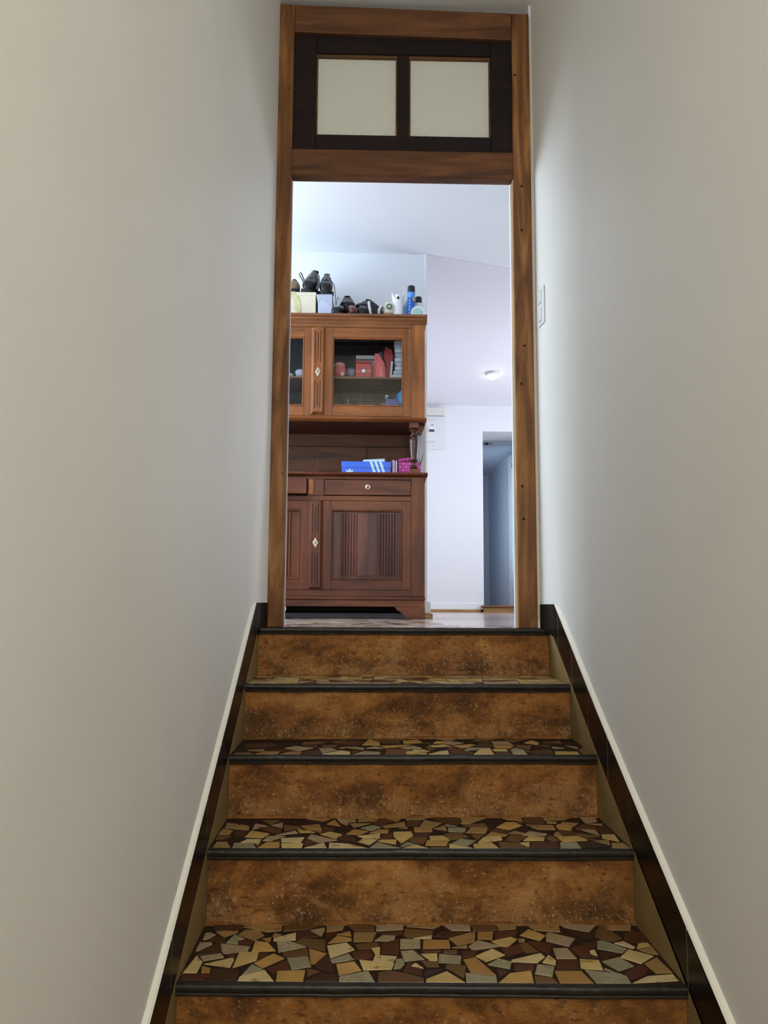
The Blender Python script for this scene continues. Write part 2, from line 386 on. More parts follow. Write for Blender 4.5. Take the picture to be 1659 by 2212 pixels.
# room behind the door
struct('wall_back', B(-2.6, 0.215, 1.72, 4.30, -0.05, 2.45), M['plaster2'])
lw = MB(); lw.box(-2.7, -2.6, 0.06, 0.40, -0.05, 2.45).box(-2.7, -2.6, 1.50, 1.8, -0.05, 2.45).box(-2.7, -2.6, 0.40, 1.50, -0.05, 0.80).box(-2.7, -2.6, 0.40, 1.50, 2.10, 2.45)
struct('wall_room_left', lw, M['plaster2'])
wn = empty('window_2', (-2.65, 0.95, 0.8), kind='structure')
def par(o, p):
    o.parent = p; o.matrix_parent_inverse = Matrix.Translation(-Vector(p.location)) if p.rotation_euler.z == 0 else p.matrix_world.inverted(); return o
fm = MB(); fm.box(-2.68, -2.62, 0.40, 0.45, 0.8, 2.1).box(-2.68, -2.62, 1.45, 1.5, 0.8, 2.1).box(-2.68, -2.62, 0.45, 1.45, 0.8, 0.85).box(-2.68, -2.62, 0.45, 1.45, 2.05, 2.1).box(-2.68, -2.62, 0.93, 0.97, 0.85, 2.05)
par(fm.build('window_frame', M['white']), wn); par(B(-2.655, -2.65, 0.45, 1.45, 0.85, 2.05).build('pane', M['glass']), wn)
rw = MB(); rw.box(2.2, 2.3, 0.06, 2.3, -0.05, 2.45).box(2.2, 2.3, 3.7, 4.3, -0.05, 2.45).box(2.2, 2.3, 2.3, 3.7, -0.05, 0.55).box(2.2, 2.3, 2.3, 3.7, 1.85, 2.45)
struct('wall_room_right', rw, M['plaster2'])
wn = empty('window_3', (2.25, 3.0, 0.55), kind='structure')
fm = MB(); fm.box(2.22, 2.28, 2.3, 2.35, 0.55, 1.85).box(2.22, 2.28, 3.65, 3.7, 0.55, 1.85).box(2.22, 2.28, 2.35, 3.65, 0.55, 0.6).box(2.22, 2.28, 2.35, 3.65, 1.8, 1.85)
par(fm.build('window_frame', M['white']), wn); par(B(2.245, 2.25, 2.35, 3.65, 0.6, 1.8).build('pane', M['glass']), wn)
# flat room ceiling, then the corridor ceiling that slopes down away from it
CE = [(0.215, 1.72), (2.3, 2.44)]
c1 = MB(); c1.prism([(-2.7, 0.166), (2.3, 0.166), CE[1], CE[0], (0.215, 1.80), (-2.7, 1.80)], 'z', 2.319, 2.40)
struct('ceiling_room', c1, M['ceil'])
c2 = MB(); fz = 1.925
c2.hexa([(0.10, 1.685, 2.319), (2.3, 2.44, 2.319), (2.3, 4.35, fz), (0.10, 4.35, fz)], [(0.10, 1.685, 2.42), (2.3, 2.44, 2.42), (2.3, 4.35, fz+0.1), (0.10, 4.35, fz+0.1)])
struct('ceiling_corridor', c2, M['corr'])

# far wall with a low opening into the passage
DX0, DX1, DZ = 0.937, 1.42, 1.70
wf = MB(); wf.box(0.10, DX0, 4.20, 4.63, -0.05, 2.1).box(DX1, 2.3, 4.20, 4.63, -0.05, 2.1).box(DX0, DX1, 4.20, 4.63, DZ, 2.1)
struct('wall_far', wf, M['plaster2'])
pw = mat('passage_paint', (196, 204, 216), 0.7)
struct('wall_passage_end', B(0.6, 1.6, 6.97, 7.05, 0, 1.9), pw)
struct('wall_passage_left', B(0.6, 0.66, 4.63, 6.97, 0, 1.9), pw)
struct('wall_passage_right', MB().box(1.42, 1.5, 5.42, 6.97, 0, 1.9).box(1.42, 1.5, 4.63, 4.72, 0, 1.9), pw)
struct('wall_passage_niche', B(1.62, 1.68, 4.63, 5.5, 0, 1.9), pw)
struct('ceiling_passage', B(0.6, 1.7, 4.63, 7.05, 1.72, 1.9), pw)
struct('floor_passage', B(0.6, 1.7, 4.2, 7.05, -0.05, 0.045), M['tan'])
dj = empty('door_2', (1.42, 5.35, 0.05), kind='structure')
par(B(1.395, 1.425, 5.36, 5.44, 0.045, 1.60).build('door_casing', M['white'], bevel=0.004), dj)
par(B(1.405, 1.425, 5.30, 5.36, 0.045, 1.54).build('door_stop', M['white'], bevel=0.003), dj)
par(B(1.395, 1.425, 4.72, 5.44, 1.60, 1.67).build('head_casing', M['white'], bevel=0.004), dj)

# wooden step under the passage opening
stp = empty('wooden_step', (1.1, 4.15, 0), 'pale wooden step with overhanging tread below the far passage opening', 'step')
par(B(0.925, 1.42, 4.105, 4.199, 0.0, 0.044).build('step_riser', M['tan'], bevel=0.002), stp)
par(B(0.905, 1.42, 4.085, 4.40, 0.046, 0.062).build('step_tread', wood('mid_brown_oak', (110, 74, 44), (132, 92, 56), (150, 108, 68), 'x', 0.45), bevel=0.003), stp)

# baseboards in the room
struct('baseboard_far', B(0.215, 0.93, 4.184, 4.20, 0.022, 0.085), M['white'], bevel=0.004)
struct('baseboard_far_wood', B(0.215, 0.905, 4.170, 4.20, 0.0, 0.022), M['tan'], bevel=0.003)
struct('baseboard_corner', B(0.150, 0.240, 1.70, 1.78, 0.028, 0.10), M['white'], bevel=0.006, seg=2)
struct('baseboard_corner_wood', B(0.150, 0.252, 1.685, 1.80, 0.0, 0.028), M['tan'], bevel=0.003)
struct('trim_corner_bead', B(0.203, 0.219, 1.716, 1.73, 0.10, 2.318), M['white'], bevel=0.002)

# floors
struct('floor_room', B(-2.7, 2.3, 0.05, 4.3, -0.06, 0.0), mat('polished_pink_beige_floor', (196, 172, 158), 0.16, var=0.06, vscale=6, bump=0.03, bscale=9))

# ------------------------------------------------------------------ door frame (door_1) and transom window
d1 = empty('door_1', (0, 0.10, 0), kind='structure')
YF, YB = 0.0535, 0.1145
par(B(-0.549, -0.486, YF, YB, 0.001, 2.693).build('jamb', M['jamb'], bevel=0.004, seg=2), d1)
par(B(0.4625, 0.5385, YF, YB, 0.001, 2.672).build('jamb', M['jamb'], bevel=0.004, seg=2), d1)
h = MB(); h.hexa([(-0.4855, YF+0.001, 2.564), (0.462, YF+0.001, 2.547), (0.462, YB, 2.547), (-0.4855, YB, 2.564)], [(-0.4855, YF+0.001, 2.692), (0.462, YF+0.001, 2.674), (0.462, YB, 2.674), (-0.4855, YB, 2.692)])
par(h.build('head_beam', M['jambx'], bevel=0.004, seg=2), d1)
h = MB(); h.box(-0.492, 0.468, YF-0.003, YB, 1.905, 2.028)
par(h.build('transom_beam', M['jambx'], bevel=0.014, seg=3), d1)
for x, z in [(0.474, 2.382), (0.497, 1.873), (0.495, 1.676), (0.500, 1.170), (0.484, 1.007), (0.482, 0.577), (0.486, 0.442), (-0.503, 2.30), (-0.52, 1.62), (-0.497, 0.62)]:
    r = 0.0052 if x > 0 else 0.003
    par(MB().lathe([(r*1.0, -0.0004), (r*1.25, 0.003)], (x, YF-0.0003, z), 10, 'y').build('screw_hole', M['hole']), d1)
# split edge strip of the right jamb's inner side, and pale filler along the outside
par(B(0.4585, 0.4625, YF+0.006, YB, 0.001, 1.905).build('edge_strip', wood('pale_split_pine', (150, 112, 70), (178, 142, 98), (204, 178, 140), 'z', 0.6, bump=0.6), bevel=0.001), d1)
par(B(0.5385, 0.546, YF+0.004, YB-0.02, 0.03, 2.66).build('filler_strip', M['joint']), d1)
par(B(-0.556, -0.549, YF+0.004, YB-0.02, 0.03, 2.66).build('filler_strip', mat('dark_gap', (60, 58, 52), 0.8)), d1)

w1 = empty('window_1', (0, 0.09, 2.03), kind='structure')
ys, ye = 0.072, 0.108
GX = [(-0.388, -0.036), (0.016, 0.371)]
for x0, x1, z0, z1, nm in [(-0.487, -0.388, 2.03, 2.575, 'sash_stile'), (0.371, 0.465, 2.03, 2.575, 'sash_stile'), (-0.388, 0.371, 2.482, 2.570, 'sash_rail'), (-0.388, 0.371, 2.03, 2.104, 'sash_rail'), (-0.036, 0.016, 2.104, 2.482, 'glazing_bar')]:
    par(B(x0+0.0004, x1-0.0004, ys+(0.003 if nm == 'glazing_bar' else 0), ye, z0, z1).build(nm, M['darkw'], bevel=0.002), w1)
brd = wood('brown_glazing_bead', (70, 46, 24), (96, 66, 36), (118, 84, 48), 'x', 0.6)
pg = mat('dusty_pane_backing', (214, 214, 200), 0.5, bump=0.05, bscale=90)
for i, (x0, x1) in enumerate(GX):
    b = MB(); b.box(x0, x1, ys+0.012, ye, 2.470, 2.482).box(x0, x0+0.006, ys+0.012, ye, 2.104, 2.47).box(x1-0.006, x1, ys+0.012, ye, 2.104, 2.47)
    par(b.build('glazing_bead', brd), w1)
    par(B(x0, x1, 0.0975, 0.100, 2.104, 2.482).build('pane', pg), w1)
# ragged putty left along the foot of the right pane
pt = MB(); rg = random.Random(3)
for x in (0.030, 0.042, 0.052, 0.085, 0.098, 0.106, 0.124):
    hh = rg.uniform(0.008, 0.026)
    pt.prism([(x-0.006, 2.1035), (x+0.007, 2.1035), (x+0.004, 2.1035+hh*0.5), (x+0.001, 2.1035+hh), (x-0.002, 2.1035+hh*0.6)], 'y', 0.094, 0.0976)
par(pt.build('putty', mat('yellowed_putty', (168, 150, 104), 0.8)), w1)

# ------------------------------------------------------------------ light switch on the right wall
sw = empty('light_switch', (0.5605, -0.01, 1.30), 'white double toggle light switch on the right stairwell wall', 'light switch')
ang = math.atan(0.088)
sw.location = (0.5564, -0.030, 1.308); sw.rotation_euler = (0, 0, ang)
# local frame: -x faces the stairwell, y runs along the wall
MB().box(-0.0075, -0.0005, -0.040, 0.040, -0.078, 0.078).build('cover_plate', M['white'], sw, bevel=0.003, seg=2)
for z in (0.038, -0.038):
    rk = MB(); rk.prism([(-0.0075, -0.024), (-0.0150, -0.021), (-0.0105, 0.023), (-0.0075, 0.024)], 'z', z-0.026, z+0.026)
    rk.build('rocker', M['white'], sw, bevel=0.0015)

# ================================================================== STAIRCASE
stair = empty('staircase', (0, -1.0, -0.6), 'indoor staircase with rust coloured risers and broken tile mosaic treads', 'staircase')
def front(k, x, off=0): return YS[k]+Q[k]*x+off
def sheared_prism(k, prof, z, x0=-HW, x1=HW, nx=1, jit=0.0, seed=0):
    """profile of (dy, dz) swept along x following the slightly skewed front edge of step k"""
    b = MB(); rg = random.Random(seed); n = len(prof); ph = rg.uniform(0, 6)
    vs = []; fs = []
    for i in range(nx+1):
        x = x0+(x1-x0)*i/nx
        w = jit*(math.sin(x*9+ph)+0.6*math.sin(x*23+ph*2)+rg.uniform(-.5, .5))
        for j, (dy, dz) in enumerate(prof): vs.append((x, front(k, x, dy)+w*0.5, z+dz+(w if dz < 0 else 0)))
    for i in range(nx):
        for j in range(n): fs.append((i*n+j, i*n+(j+1) % n, (i+1)*n+(j+1) % n, (i+1)*n+j))
    tri = tessellate_polygon([[Vector((p[0], p[1], 0)) for p in prof]])
    fs += [tuple(t) for t in tri]+[tuple(nx*n+i for i in reversed(t)) for t in tri]
    return b.add(vs, fs)
NOSE = [(0.0150, 0.0022), (0.006, 0.0018), (0.002, -0.0005), (0.000, -0.004), (-0.0005, -0.009), (0.0005, -0.014), (0.003, -0.018), (0.0015, -0.020), (0.002, -0.024), (0.006, -0.026), (0.0150, -0.026)]
treads = []
for k in range(len(YS)):
    z = ZS[k]; zlow = ZS[k+1] if k+1 < len(ZS) else FLOOR_LOW
    par(sheared_prism(k, NOSE, z, nx=60 if 0 < k < 6 else 12, jit=0.0006, seed=k).build('nosing', M['nose'], smooth=True), stair)
    # riser below this nosing
    b = MB(); nx, nz = 70, 10; vs = []; fs = []; rg = random.Random(40+k)
    zt, zb = z-0.0262, zlow+0.0005
    for i in range(nx+1):
        for j in range(nz+1):
            x = -HW+0.001+(2*HW-0.002)*i/nx; t = j/nz; zz = zt+(zb-zt)*t
            wv = 0.0012*math.sin(x*13+k)+0.0009*math.sin(x*31+zz*40+k*2)+rg.uniform(-.0005, .0005)
            wv += -0.006*max(0, t-0.86)/0.14*(0.5+0.5*math.sin(x*17+k*3))      # crusty foot
            vs.append((x, front(k, x, OV)+wv, zz))
    for i in range(nx):
        for j in range(nz):
            a = i*(nz+1)+j; fs.append((a, a+1, a+nz+2, a+nz+1))
    n0 = len(vs)
    b.add(vs, fs)
    yb = OV+0.03
    b.add([(-HW+.001, front(k, -HW, OV+.012), zt), (HW-.001, front(k, HW, OV+.012), zt), (HW-.001, front(k, HW, OV+.012), zb), (-HW+.001, front(k, -HW, OV+.012), zb)], [(0, 1, 2, 3)])
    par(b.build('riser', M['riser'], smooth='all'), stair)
    # tread bed
    if k > 0:
        yb0 = [front(k-1, s*HW, OV+0.010) for s in (-1, 1)]; yf0 = [front(k, s*HW, 0.0145) for s in (-1, 1)]
        t = MB().hexa([(-HW, yf0[0], z-0.026), (HW, yf0[1], z-0.026), (HW, yb0[1], z-0.026), (-HW, yb0[0], z-0.026)], [(-HW, yf0[0], z), (HW, yf0[1], z), (HW, yb0[1], z), (-HW, yb0[0], z)])
        treads.append(par(t.build('tread', M['grout']), stair))
    else: treads.append(None)
    # mortar roll where the tread meets the riser above
    if 0 < k < 7:
        b = sheared_prism(k-1, [(OV-0.012, 0), (OV-0.008, 0.003), (OV-0.001, 0.007), (OV+0.004, 0.007), (OV+0.004, 0)], z, nx=60, jit=0.0022, seed=90+k)
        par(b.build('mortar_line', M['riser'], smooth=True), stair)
# side cheeks: thin render faces flush with the step ends
def cheek(s):
    b = MB()
    pl = [(front(0, s*HW, 0.0), ZS[0])]
    # outline follows pitch line on top, steps below hidden inside: a slab beside the steps
    top = [(front(k, s*HW, -0.002), ZS[k]+0.006) for k in range(8)]
    pts = [(0.05, 0.004)]+top+[(YS[-1]-0.02, FLOOR_LOW), (0.05, FLOOR_LOW)]
    b.prism(pts, 'x', s*HW, s*(HW+0.0135))
    o = par(b.build('side_render', M['cheek']), stair); return o
cheek(-1); cheek(1)

par(MB().hexa([(-HW, front(0, -HW, 0.0145), -0.026), (HW, front(0, HW, 0.0145), -0.026), (HW, 0.05, -0.026), (-HW, 0.05, -0.026)], [(-HW, front(0, -HW, 0.0145), 0.0), (HW, front(0, HW, 0.0145), 0.0), (HW, 0.05, 0.0), (-HW, 0.05, 0.0)]).build('landing_edge', M['grout']), stair)

# mosaic pieces measured on the three nearest treads
TILES = """
4d -552 -927 -475 -920 -468 -949 -488 -966 -543 -959
4t -473 -938 -371 -923 -368 -963 -405 -971
4b -366 -923 -257 -924 -298 -955 -363 -968
4p -295 -960 -257 -943 -255 -959 -262 -999
4t -252 -924 -204 -923 -208 -959 -250 -974
4t -539 -966 -484 -956 -479 -970 -511 -1002
4p -564 -976 -552 -971 -534 -987 -552 -1016 -562 -1016
4g -486 -985 -457 -1011 -471 -1021 -469 -1044 -500 -1034
4t -478 -987 -464 -956 -427 -960 -409 -992 -431 -1023
4d -557 -1022 -528 -997 -506 -1010 -504 -1029 -521 -1033 -536 -1029
4m -468 -1024 -456 -1015 -432 -1028 -435 -1051 -467 -1041
4o -413 -1012 -389 -1002 -390 -1032
4t -387 -995 -385 -978 -365 -989 -386 -1004
4y -383 -1007 -329 -974 -326 -1020 -382 -1026
4m -328 -958 -298 -961 -269 -1000 -312 -1010 -325 -1013
4m -252 -979 -225 -970 -223 -984 -245 -1031 -250 -1014
4o -223 -987 -189 -967 -185 -998
4o -244 -1042 -222 -994 -185 -1010 -184 -1025
4p -566 -1031 -536 -1033 -533 -1043 -562 -1085 -567 -1077
4d -552 -1080 -520 -1040 -513 -1043 -504 -1081 -516 -1092 -558 -1108
4p -512 -1039 -436 -1057 -439 -1088 -494 -1097 -503 -1081
4o -428 -1025 -395 -1035 -370 -1083 -428 -1086
4g -374 -1027 -344 -1026 -297 -1061 -362 -1091
4b -327 -1030 -309 -1012 -251 -1017 -248 -1085 -289 -1062
4b -351 -1093 -294 -1069 -287 -1106 -337 -1120 -348 -1108
4o -289 -1069 -243 -1098 -270 -1154 -279 -1154
4y -245 -1054 -196 -1036 -175 -1077 -234 -1123
4p -549 -1111 -502 -1094 -490 -1117 -537 -1136
4m -488 -1101 -460 -1091 -465 -1118 -485 -1113
4y -558 -1108 -537 -1141 -539 -1196 -571 -1196 -563 -1140
4y -531 -1152 -469 -1119 -464 -1130 -467 -1170
4y -458 -1089 -410 -1090 -410 -1134 -461 -1172
4d -407 -1092 -385 -1092 -388 -1114 -410 -1131
4o -414 -1149 -390 -1117 -373 -1097 -344 -1123 -390 -1173
4g -338 -1123 -288 -1112 -277 -1168 -321 -1183
4d -273 -1163 -240 -1110 -221 -1175 -225 -1202 -255 -1183
4g -235 -1133 -190 -1100 -177 -1132 -231 -1151
4o -534 -1162 -512 -1172 -510 -1196 -529 -1196
4d -508 -1175 -443 -1182 -441 -1236 -512 -1235
4m -572 -1201 -509 -1202 -515 -1232 -568 -1231
4g -418 -1153 -389 -1179 -435 -1211
4y -439 -1236 -437 -1216 -384 -1184 -357 -1238
4m -381 -1178 -336 -1132 -324 -1180 -356 -1192 -365 -1199
4o -354 -1190 -289 -1185 -290 -1241 -352 -1238
4b -286 -1178 -253 -1191 -282 -1218
4d -285 -1241 -249 -1202 -212 -1209 -212 -1244
4b -197 -927 -125 -921 -125 -966 -179 -967
4p -120 -924 -48 -921 -49 -958 -121 -968
4t -41 -940 -22 -922 46 -922 49 -937 31 -954
4p 54 -922 130 -923 127 -969 75 -965
4b 136 -923 197 -924 197 -965 133 -968
4t 200 -924 256 -924 248 -958 201 -966
4t -179 -974 -120 -975 -132 -1031 -179 -1032
4p -126 -1026 -106 -994 -72 -996 -76 -1031
4m -118 -978 -52 -963 -53 -990 -69 -995 -106 -990
4b -44 -954 28 -966 25 -991 -40 -1010 -51 -996
4y -26 -1012 24 -995 20 -1016
4d 29 -1001 50 -970 115 -974 64 -1012
4t 64 -1015 139 -971 128 -1036 81 -1056
4o 144 -975 186 -972 175 -1022 138 -1018
4m 190 -973 252 -971 235 -1009 182 -1020
4b -175 -1048 -117 -1034 -113 -1063 -166 -1077
4y -134 -1071 -112 -1065 -114 -1103 -126 -1101
4m -109 -1043 -64 -1018 -67 -1105 -110 -1101
4g -60 -1015 -9 -1017 -12 -1070 -63 -1074
4o -1 -1021 64 -1024 63 -1071 -6 -1072
4t 67 -1068 107 -1051 105 -1072
4p 109 -1063 138 -1026 190 -1061 116 -1084
4y 171 -1032 225 -1008 239 -1021 207 -1067 189 -1059
4t 243 -1018 259 -1021 254 -1038 240 -1036
4m -183 -1094 -138 -1078 -130 -1117 -138 -1130 -177 -1130
4y -125 -1106 -72 -1114 -83 -1150 -131 -1139
4g -62 -1088 -31 -1082 -6 -1132 -56 -1143
4m -15 -1079 36 -1075 37 -1092 -6 -1095
4b 43 -1085 79 -1082 75 -1104 43 -1099
4m 91 -1087 129 -1083 115 -1121 87 -1123
4y 119 -1115 167 -1074 193 -1110 141 -1146
4y -13 -1103 27 -1100 25 -1140 6 -1138
4g 32 -1102 85 -1113 78 -1157 26 -1149
4g -74 -1130 -60 -1128 -55 -1156 -66 -1179 -83 -1182
4g 142 -1161 173 -1129 202 -1147 191 -1184
4y -164 -1134 -80 -1155 -87 -1183 -154 -1186
4b -16 -1139 5 -1142 25 -1149 25 -1172 -5 -1172
4m -48 -1148 -30 -1147 -43 -1167 -15 -1184 -19 -1213 -61 -1196
4y -41 -1167 -29 -1151 -12 -1179
4o 87 -1135 119 -1123 153 -1216 96 -1201
4b 45 -1159 90 -1167 77 -1231 53 -1191 39 -1179
4b -119 -1200 -92 -1190 -52 -1206 -14 -1229 -16 -1249 -120 -1247
4k -8 -1190 36 -1182 32 -1193 -10 -1226 -16 -1213
4y -10 -1233 41 -1195 78 -1251 -11 -1249
4g 84 -1203 153 -1221 150 -1253 80 -1251
4d 159 -1183 188 -1195 158 -1231
4o -218 -1154 -175 -1141 -158 -1187 -210 -1211
4g -209 -1217 -142 -1191 -127 -1246 -209 -1244
4m 190 -1073 251 -1045 243 -1093 197 -1117 194 -1108
4t 278 -924 368 -925 361 -978 295 -966
4p 370 -932 473 -926 436 -979 380 -949
4d 369 -957 436 -983 451 -979 440 -1016 427 -1025 400 -996
4b 456 -968 487 -926 510 -1018 477 -1040 444 -1007
4t 489 -933 561 -935 549 -969 488 -965
4m 523 -990 550 -971 572 -977 570 -1036 537 -1051 514 -1025
4o 251 -997 281 -958 317 -998 295 -1030
4p 321 -988 330 -981 388 -1020 361 -1065 311 -1032
4t 243 -1021 258 -1018 255 -1038 240 -1036
4m 261 -1036 306 -1040 321 -1062 303 -1105 284 -1092
4b 238 -1048 261 -1043 278 -1093 244 -1101
4y 203 -1138 282 -1101 288 -1122 262 -1153 201 -1147
4y 275 -1152 299 -1111 310 -1143 303 -1166
4p 318 -1075 354 -1074 363 -1132 314 -1132
4m 362 -1070 399 -1060 408 -1076 400 -1102 417 -1128 374 -1126
4m 397 -1049 442 -1032 427 -1071 410 -1071
4g 442 -1032 455 -1027 504 -1078 483 -1103 429 -1077
4y 481 -1046 508 -1035 527 -1070 518 -1078
4y 544 -1043 568 -1044 569 -1059 527 -1080
4t 530 -1085 570 -1060 570 -1113 551 -1106
4y 406 -1089 420 -1084 418 -1116 403 -1110
4d 428 -1097 474 -1107 458 -1121 422 -1144
4y 471 -1125 506 -1082 555 -1120 510 -1160
4g 420 -1148 468 -1126 489 -1173 444 -1198
4y 370 -1133 415 -1139 410 -1191 359 -1182
4m 314 -1140 365 -1141 354 -1187 299 -1189
4m 204 -1160 254 -1158 246 -1191 200 -1193
4g 261 -1160 299 -1173 282 -1223 245 -1209
4o 294 -1195 357 -1195 369 -1256 292 -1255
4b 241 -1218 281 -1227 288 -1254 237 -1254
4g 366 -1189 445 -1211 455 -1224 454 -1257 375 -1255
4g 417 -1179 439 -1208 412 -1191
4m 452 -1210 506 -1166 517 -1188 501 -1218 462 -1242
4t 519 -1159 559 -1127 568 -1206 527 -1210
4y 457 -1256 503 -1223 566 -1214 567 -1245
4o 153 -1253 187 -1206 239 -1194 233 -1255
3t -567 -731 -535 -747 -539 -788 -571 -785
3t -567 -669 -530 -681 -526 -724 -563 -721
3t -524 -687 -496 -699 -490 -741 -536 -730
3p -481 -674 -440 -701 -481 -736
3b -465 -641 -409 -646 -435 -684
3p -431 -695 -399 -665 -395 -720
3b -395 -692 -349 -701 -336 -726 -354 -729 -386 -750
3m -467 -719 -440 -708 -395 -732 -396 -776 -425 -767
3t -343 -699 -289 -683 -278 -735 -319 -746
3t -297 -748 -278 -745 -279 -769
3o -267 -681 -245 -635 -225 -702
3t -334 -620 -256 -622 -277 -652
3p -239 -617 -196 -617 -200 -661 -205 -693 -226 -666
3m -276 -701 -245 -717 -241 -751 -273 -761
3o -493 -810 -482 -746 -426 -776 -439 -817
3p -407 -794 -354 -747 -345 -773
3o -350 -736 -296 -765 -341 -769
3y -280 -782 -254 -758 -216 -785 -234 -826
3p -437 -845 -428 -800 -378 -801 -411 -843
3y -497 -859 -483 -829 -443 -828 -444 -863
3y -388 -823 -323 -814 -330 -861 -384 -853
3p -315 -821 -306 -784 -229 -840 -281 -862
3g -511 -907 -512 -866 -460 -866 -448 -906
3t -456 -867 -441 -864 -447 -888
3o -443 -906 -423 -852 -387 -861 -385 -907
3t -403 -851 -390 -840 -387 -860
3y -383 -865 -322 -867 -323 -910 -378 -906
3m -320 -857 -312 -829 -285 -863 -317 -900
3y -316 -909 -266 -862 -256 -908
3y -251 -862 -198 -871 -144 -912 -250 -910
3t -564 -903 -562 -855 -534 -855 -517 -904
3b -572 -795 -530 -803 -551 -832 -570 -832
3d -529 -753 -495 -749 -497 -802 -524 -800
3m -230 -811 -204 -797 -184 -813 -172 -858 -222 -842
3t -209 -613 -180 -608 -180 -656 -208 -654
3t -174 -613 -109 -608 -115 -647 -173 -652
3t -199 -672 -134 -672 -184 -716
3m -133 -668 -103 -622 -65 -654 -103 -698
3t -88 -615 -33 -606 -56 -656
3t -27 -608 33 -603 32 -628 -27 -635
3d 38 -603 140 -602 138 -673 123 -694 85 -672
3t 143 -603 232 -602 191 -647 143 -644
3t 142 -651 184 -656 165 -679 137 -678
3t -101 -700 -32 -657 -31 -703 -96 -720
3d -25 -644 22 -644 8 -698 -27 -707
3t 10 -709 29 -639 81 -668 51 -721
3t 51 -730 88 -693 88 -750
3p 89 -679 123 -705 91 -700
3g -164 -722 -126 -691 -104 -713 -133 -751
3t -53 -722 -25 -713 -28 -727
3o -207 -782 -184 -732 -141 -753 -167 -789
3o -140 -772 -112 -735 -82 -737 -85 -773
3o -7 -712 45 -724 44 -760 -9 -762
3g 94 -718 147 -720 138 -765 90 -760
3t 141 -771 162 -718 210 -729 196 -776
3b 140 -693 209 -674 213 -723 160 -714
3y -69 -763 -17 -759 -14 -796 -51 -871 -71 -804
3y -173 -803 -108 -780 -110 -822 -157 -817
3y -172 -854 -159 -825 -115 -830 -139 -882
3m -105 -784 -71 -772 -75 -824 -107 -827
3y -116 -848 -107 -834 -63 -834 -67 -878
3b -30 -841 -18 -810 27 -814 11 -871 -15 -867
3m -10 -774 40 -774 24 -804 -10 -802
3y 31 -804 72 -799 83 -825 86 -844 32 -835
3b 76 -783 123 -772 143 -813 87 -840
3b 151 -785 193 -786 162 -844
3g 90 -869 118 -831 159 -847 129 -895
3y 162 -862 187 -811 236 -807 235 -838 168 -867
3o 14 -888 22 -843 83 -843 73 -887
3g -139 -910 -118 -860 -57 -911
3g -55 -899 -34 -858 -16 -876
3y -52 -913 -13 -878 22 -914
3m 27 -898 76 -894 73 -914 28 -914
3y 81 -871 141 -912 77 -914
3y 147 -877 201 -864 213 -915 145 -914
3o 194 -801 216 -760 261 -787 249 -805
3t 267 -603 328 -603 332 -647 283 -633
3d 338 -601 396 -601 393 -680 330 -676
3t 400 -601 489 -607 463 -635 398 -641
3t 401 -651 433 -659 425 -676 399 -673
3t 447 -656 495 -670 475 -703 438 -682
3p 516 -607 563 -607 557 -654 515 -668
3t 516 -675 569 -678 558 -697
3t 310 -656 329 -663 325 -673
3o 238 -714 275 -660 303 -658 319 -696 272 -742
3t 332 -687 412 -693 409 -739 356 -739
3o 418 -702 431 -682 468 -710 451 -748 419 -732
3m 467 -732 502 -684 540 -703 525 -770
3p 482 -739 525 -743 522 -796
3b 457 -769 484 -787 521 -806 478 -825 460 -798
3t 261 -776 285 -749 312 -771 303 -787
3p 299 -797 327 -756 374 -785 366 -797
3t 388 -802 401 -767 412 -769 413 -804
3y 292 -846 318 -803 360 -816 351 -845
3b 242 -842 265 -794 312 -803 277 -857
3b 361 -822 379 -799 396 -843 372 -857
3o 395 -814 458 -804 475 -843 400 -858
3y 530 -787 568 -787 561 -854 523 -823
3p 478 -835 503 -833 496 -842
3b 220 -856 273 -864 296 -912 217 -911
3y 274 -866 308 -856 298 -904
3m 312 -852 382 -861 376 -912 300 -912
3g 391 -866 439 -863 437 -915 380 -915
3k 444 -857 483 -853 519 -903 440 -913
3t 492 -849 535 -841 525 -886
3t 535 -866 568 -866 572 -918 523 -911
3m 228 -734 234 -725 269 -750 262 -774 214 -754
3d 410 -747 457 -756 457 -798 416 -804
3d 541 -712 569 -698 568 -777 528 -772
2t -531 -528 -478 -505 -477 -542
2t -497 -591 -473 -546 -425 -549 -428 -596
2t -420 -591 -389 -546 -355 -549 -356 -596
2p -417 -490 -381 -455 -323 -489 -367 -538
2k -354 -554 -305 -521 -284 -590 -351 -596
2b -366 -421 -363 -375 -278 -364 -306 -411
2b -272 -370 -212 -343 -249 -407
2m -207 -353 -156 -353 -171 -436 -244 -417
2o -164 -430 -139 -321 -106 -380 -103 -436
2d -127 -317 -63 -301 -33 -348 -37 -406 -101 -396
2b -59 -301 -18 -300 -23 -338 -57 -306
2o -24 -348 30 -331 43 -385 -23 -406
2g -306 -489 -265 -483 -244 -517 -288 -577
2t -241 -479 -202 -464 -227 -494
2y -286 -592 -234 -530 -200 -554 -201 -595
2g -211 -479 -186 -458 -154 -488 -160 -513
2m -196 -530 -160 -526 -195 -586
2g -193 -595 -157 -539 -106 -551 -107 -594
2g -151 -488 -118 -450 -92 -488
2o -102 -446 1 -424 -23 -453 -87 -484
2b -84 -501 -3 -501 -26 -585 -91 -594
2g -38 -478 8 -443 31 -478 -3 -503
2y -22 -551 -5 -538 25 -520 21 -585 -24 -585
2d -358 -441 -313 -435 -307 -470 -341 -482
2b -297 -435 -245 -431 -251 -466 -292 -466
2d -552 -416 -471 -395 -445 -432 -492 -477 -548 -471
2b -561 -565 -521 -559 -501 -593 -564 -597
2m -468 -513 -422 -512 -397 -533 -422 -542
2k -137 -511 -94 -511 -101 -537
2t 93 -309 164 -320 131 -354
2b 173 -296 240 -295 231 -309 177 -305
2b 215 -358 245 -298 318 -294 291 -332
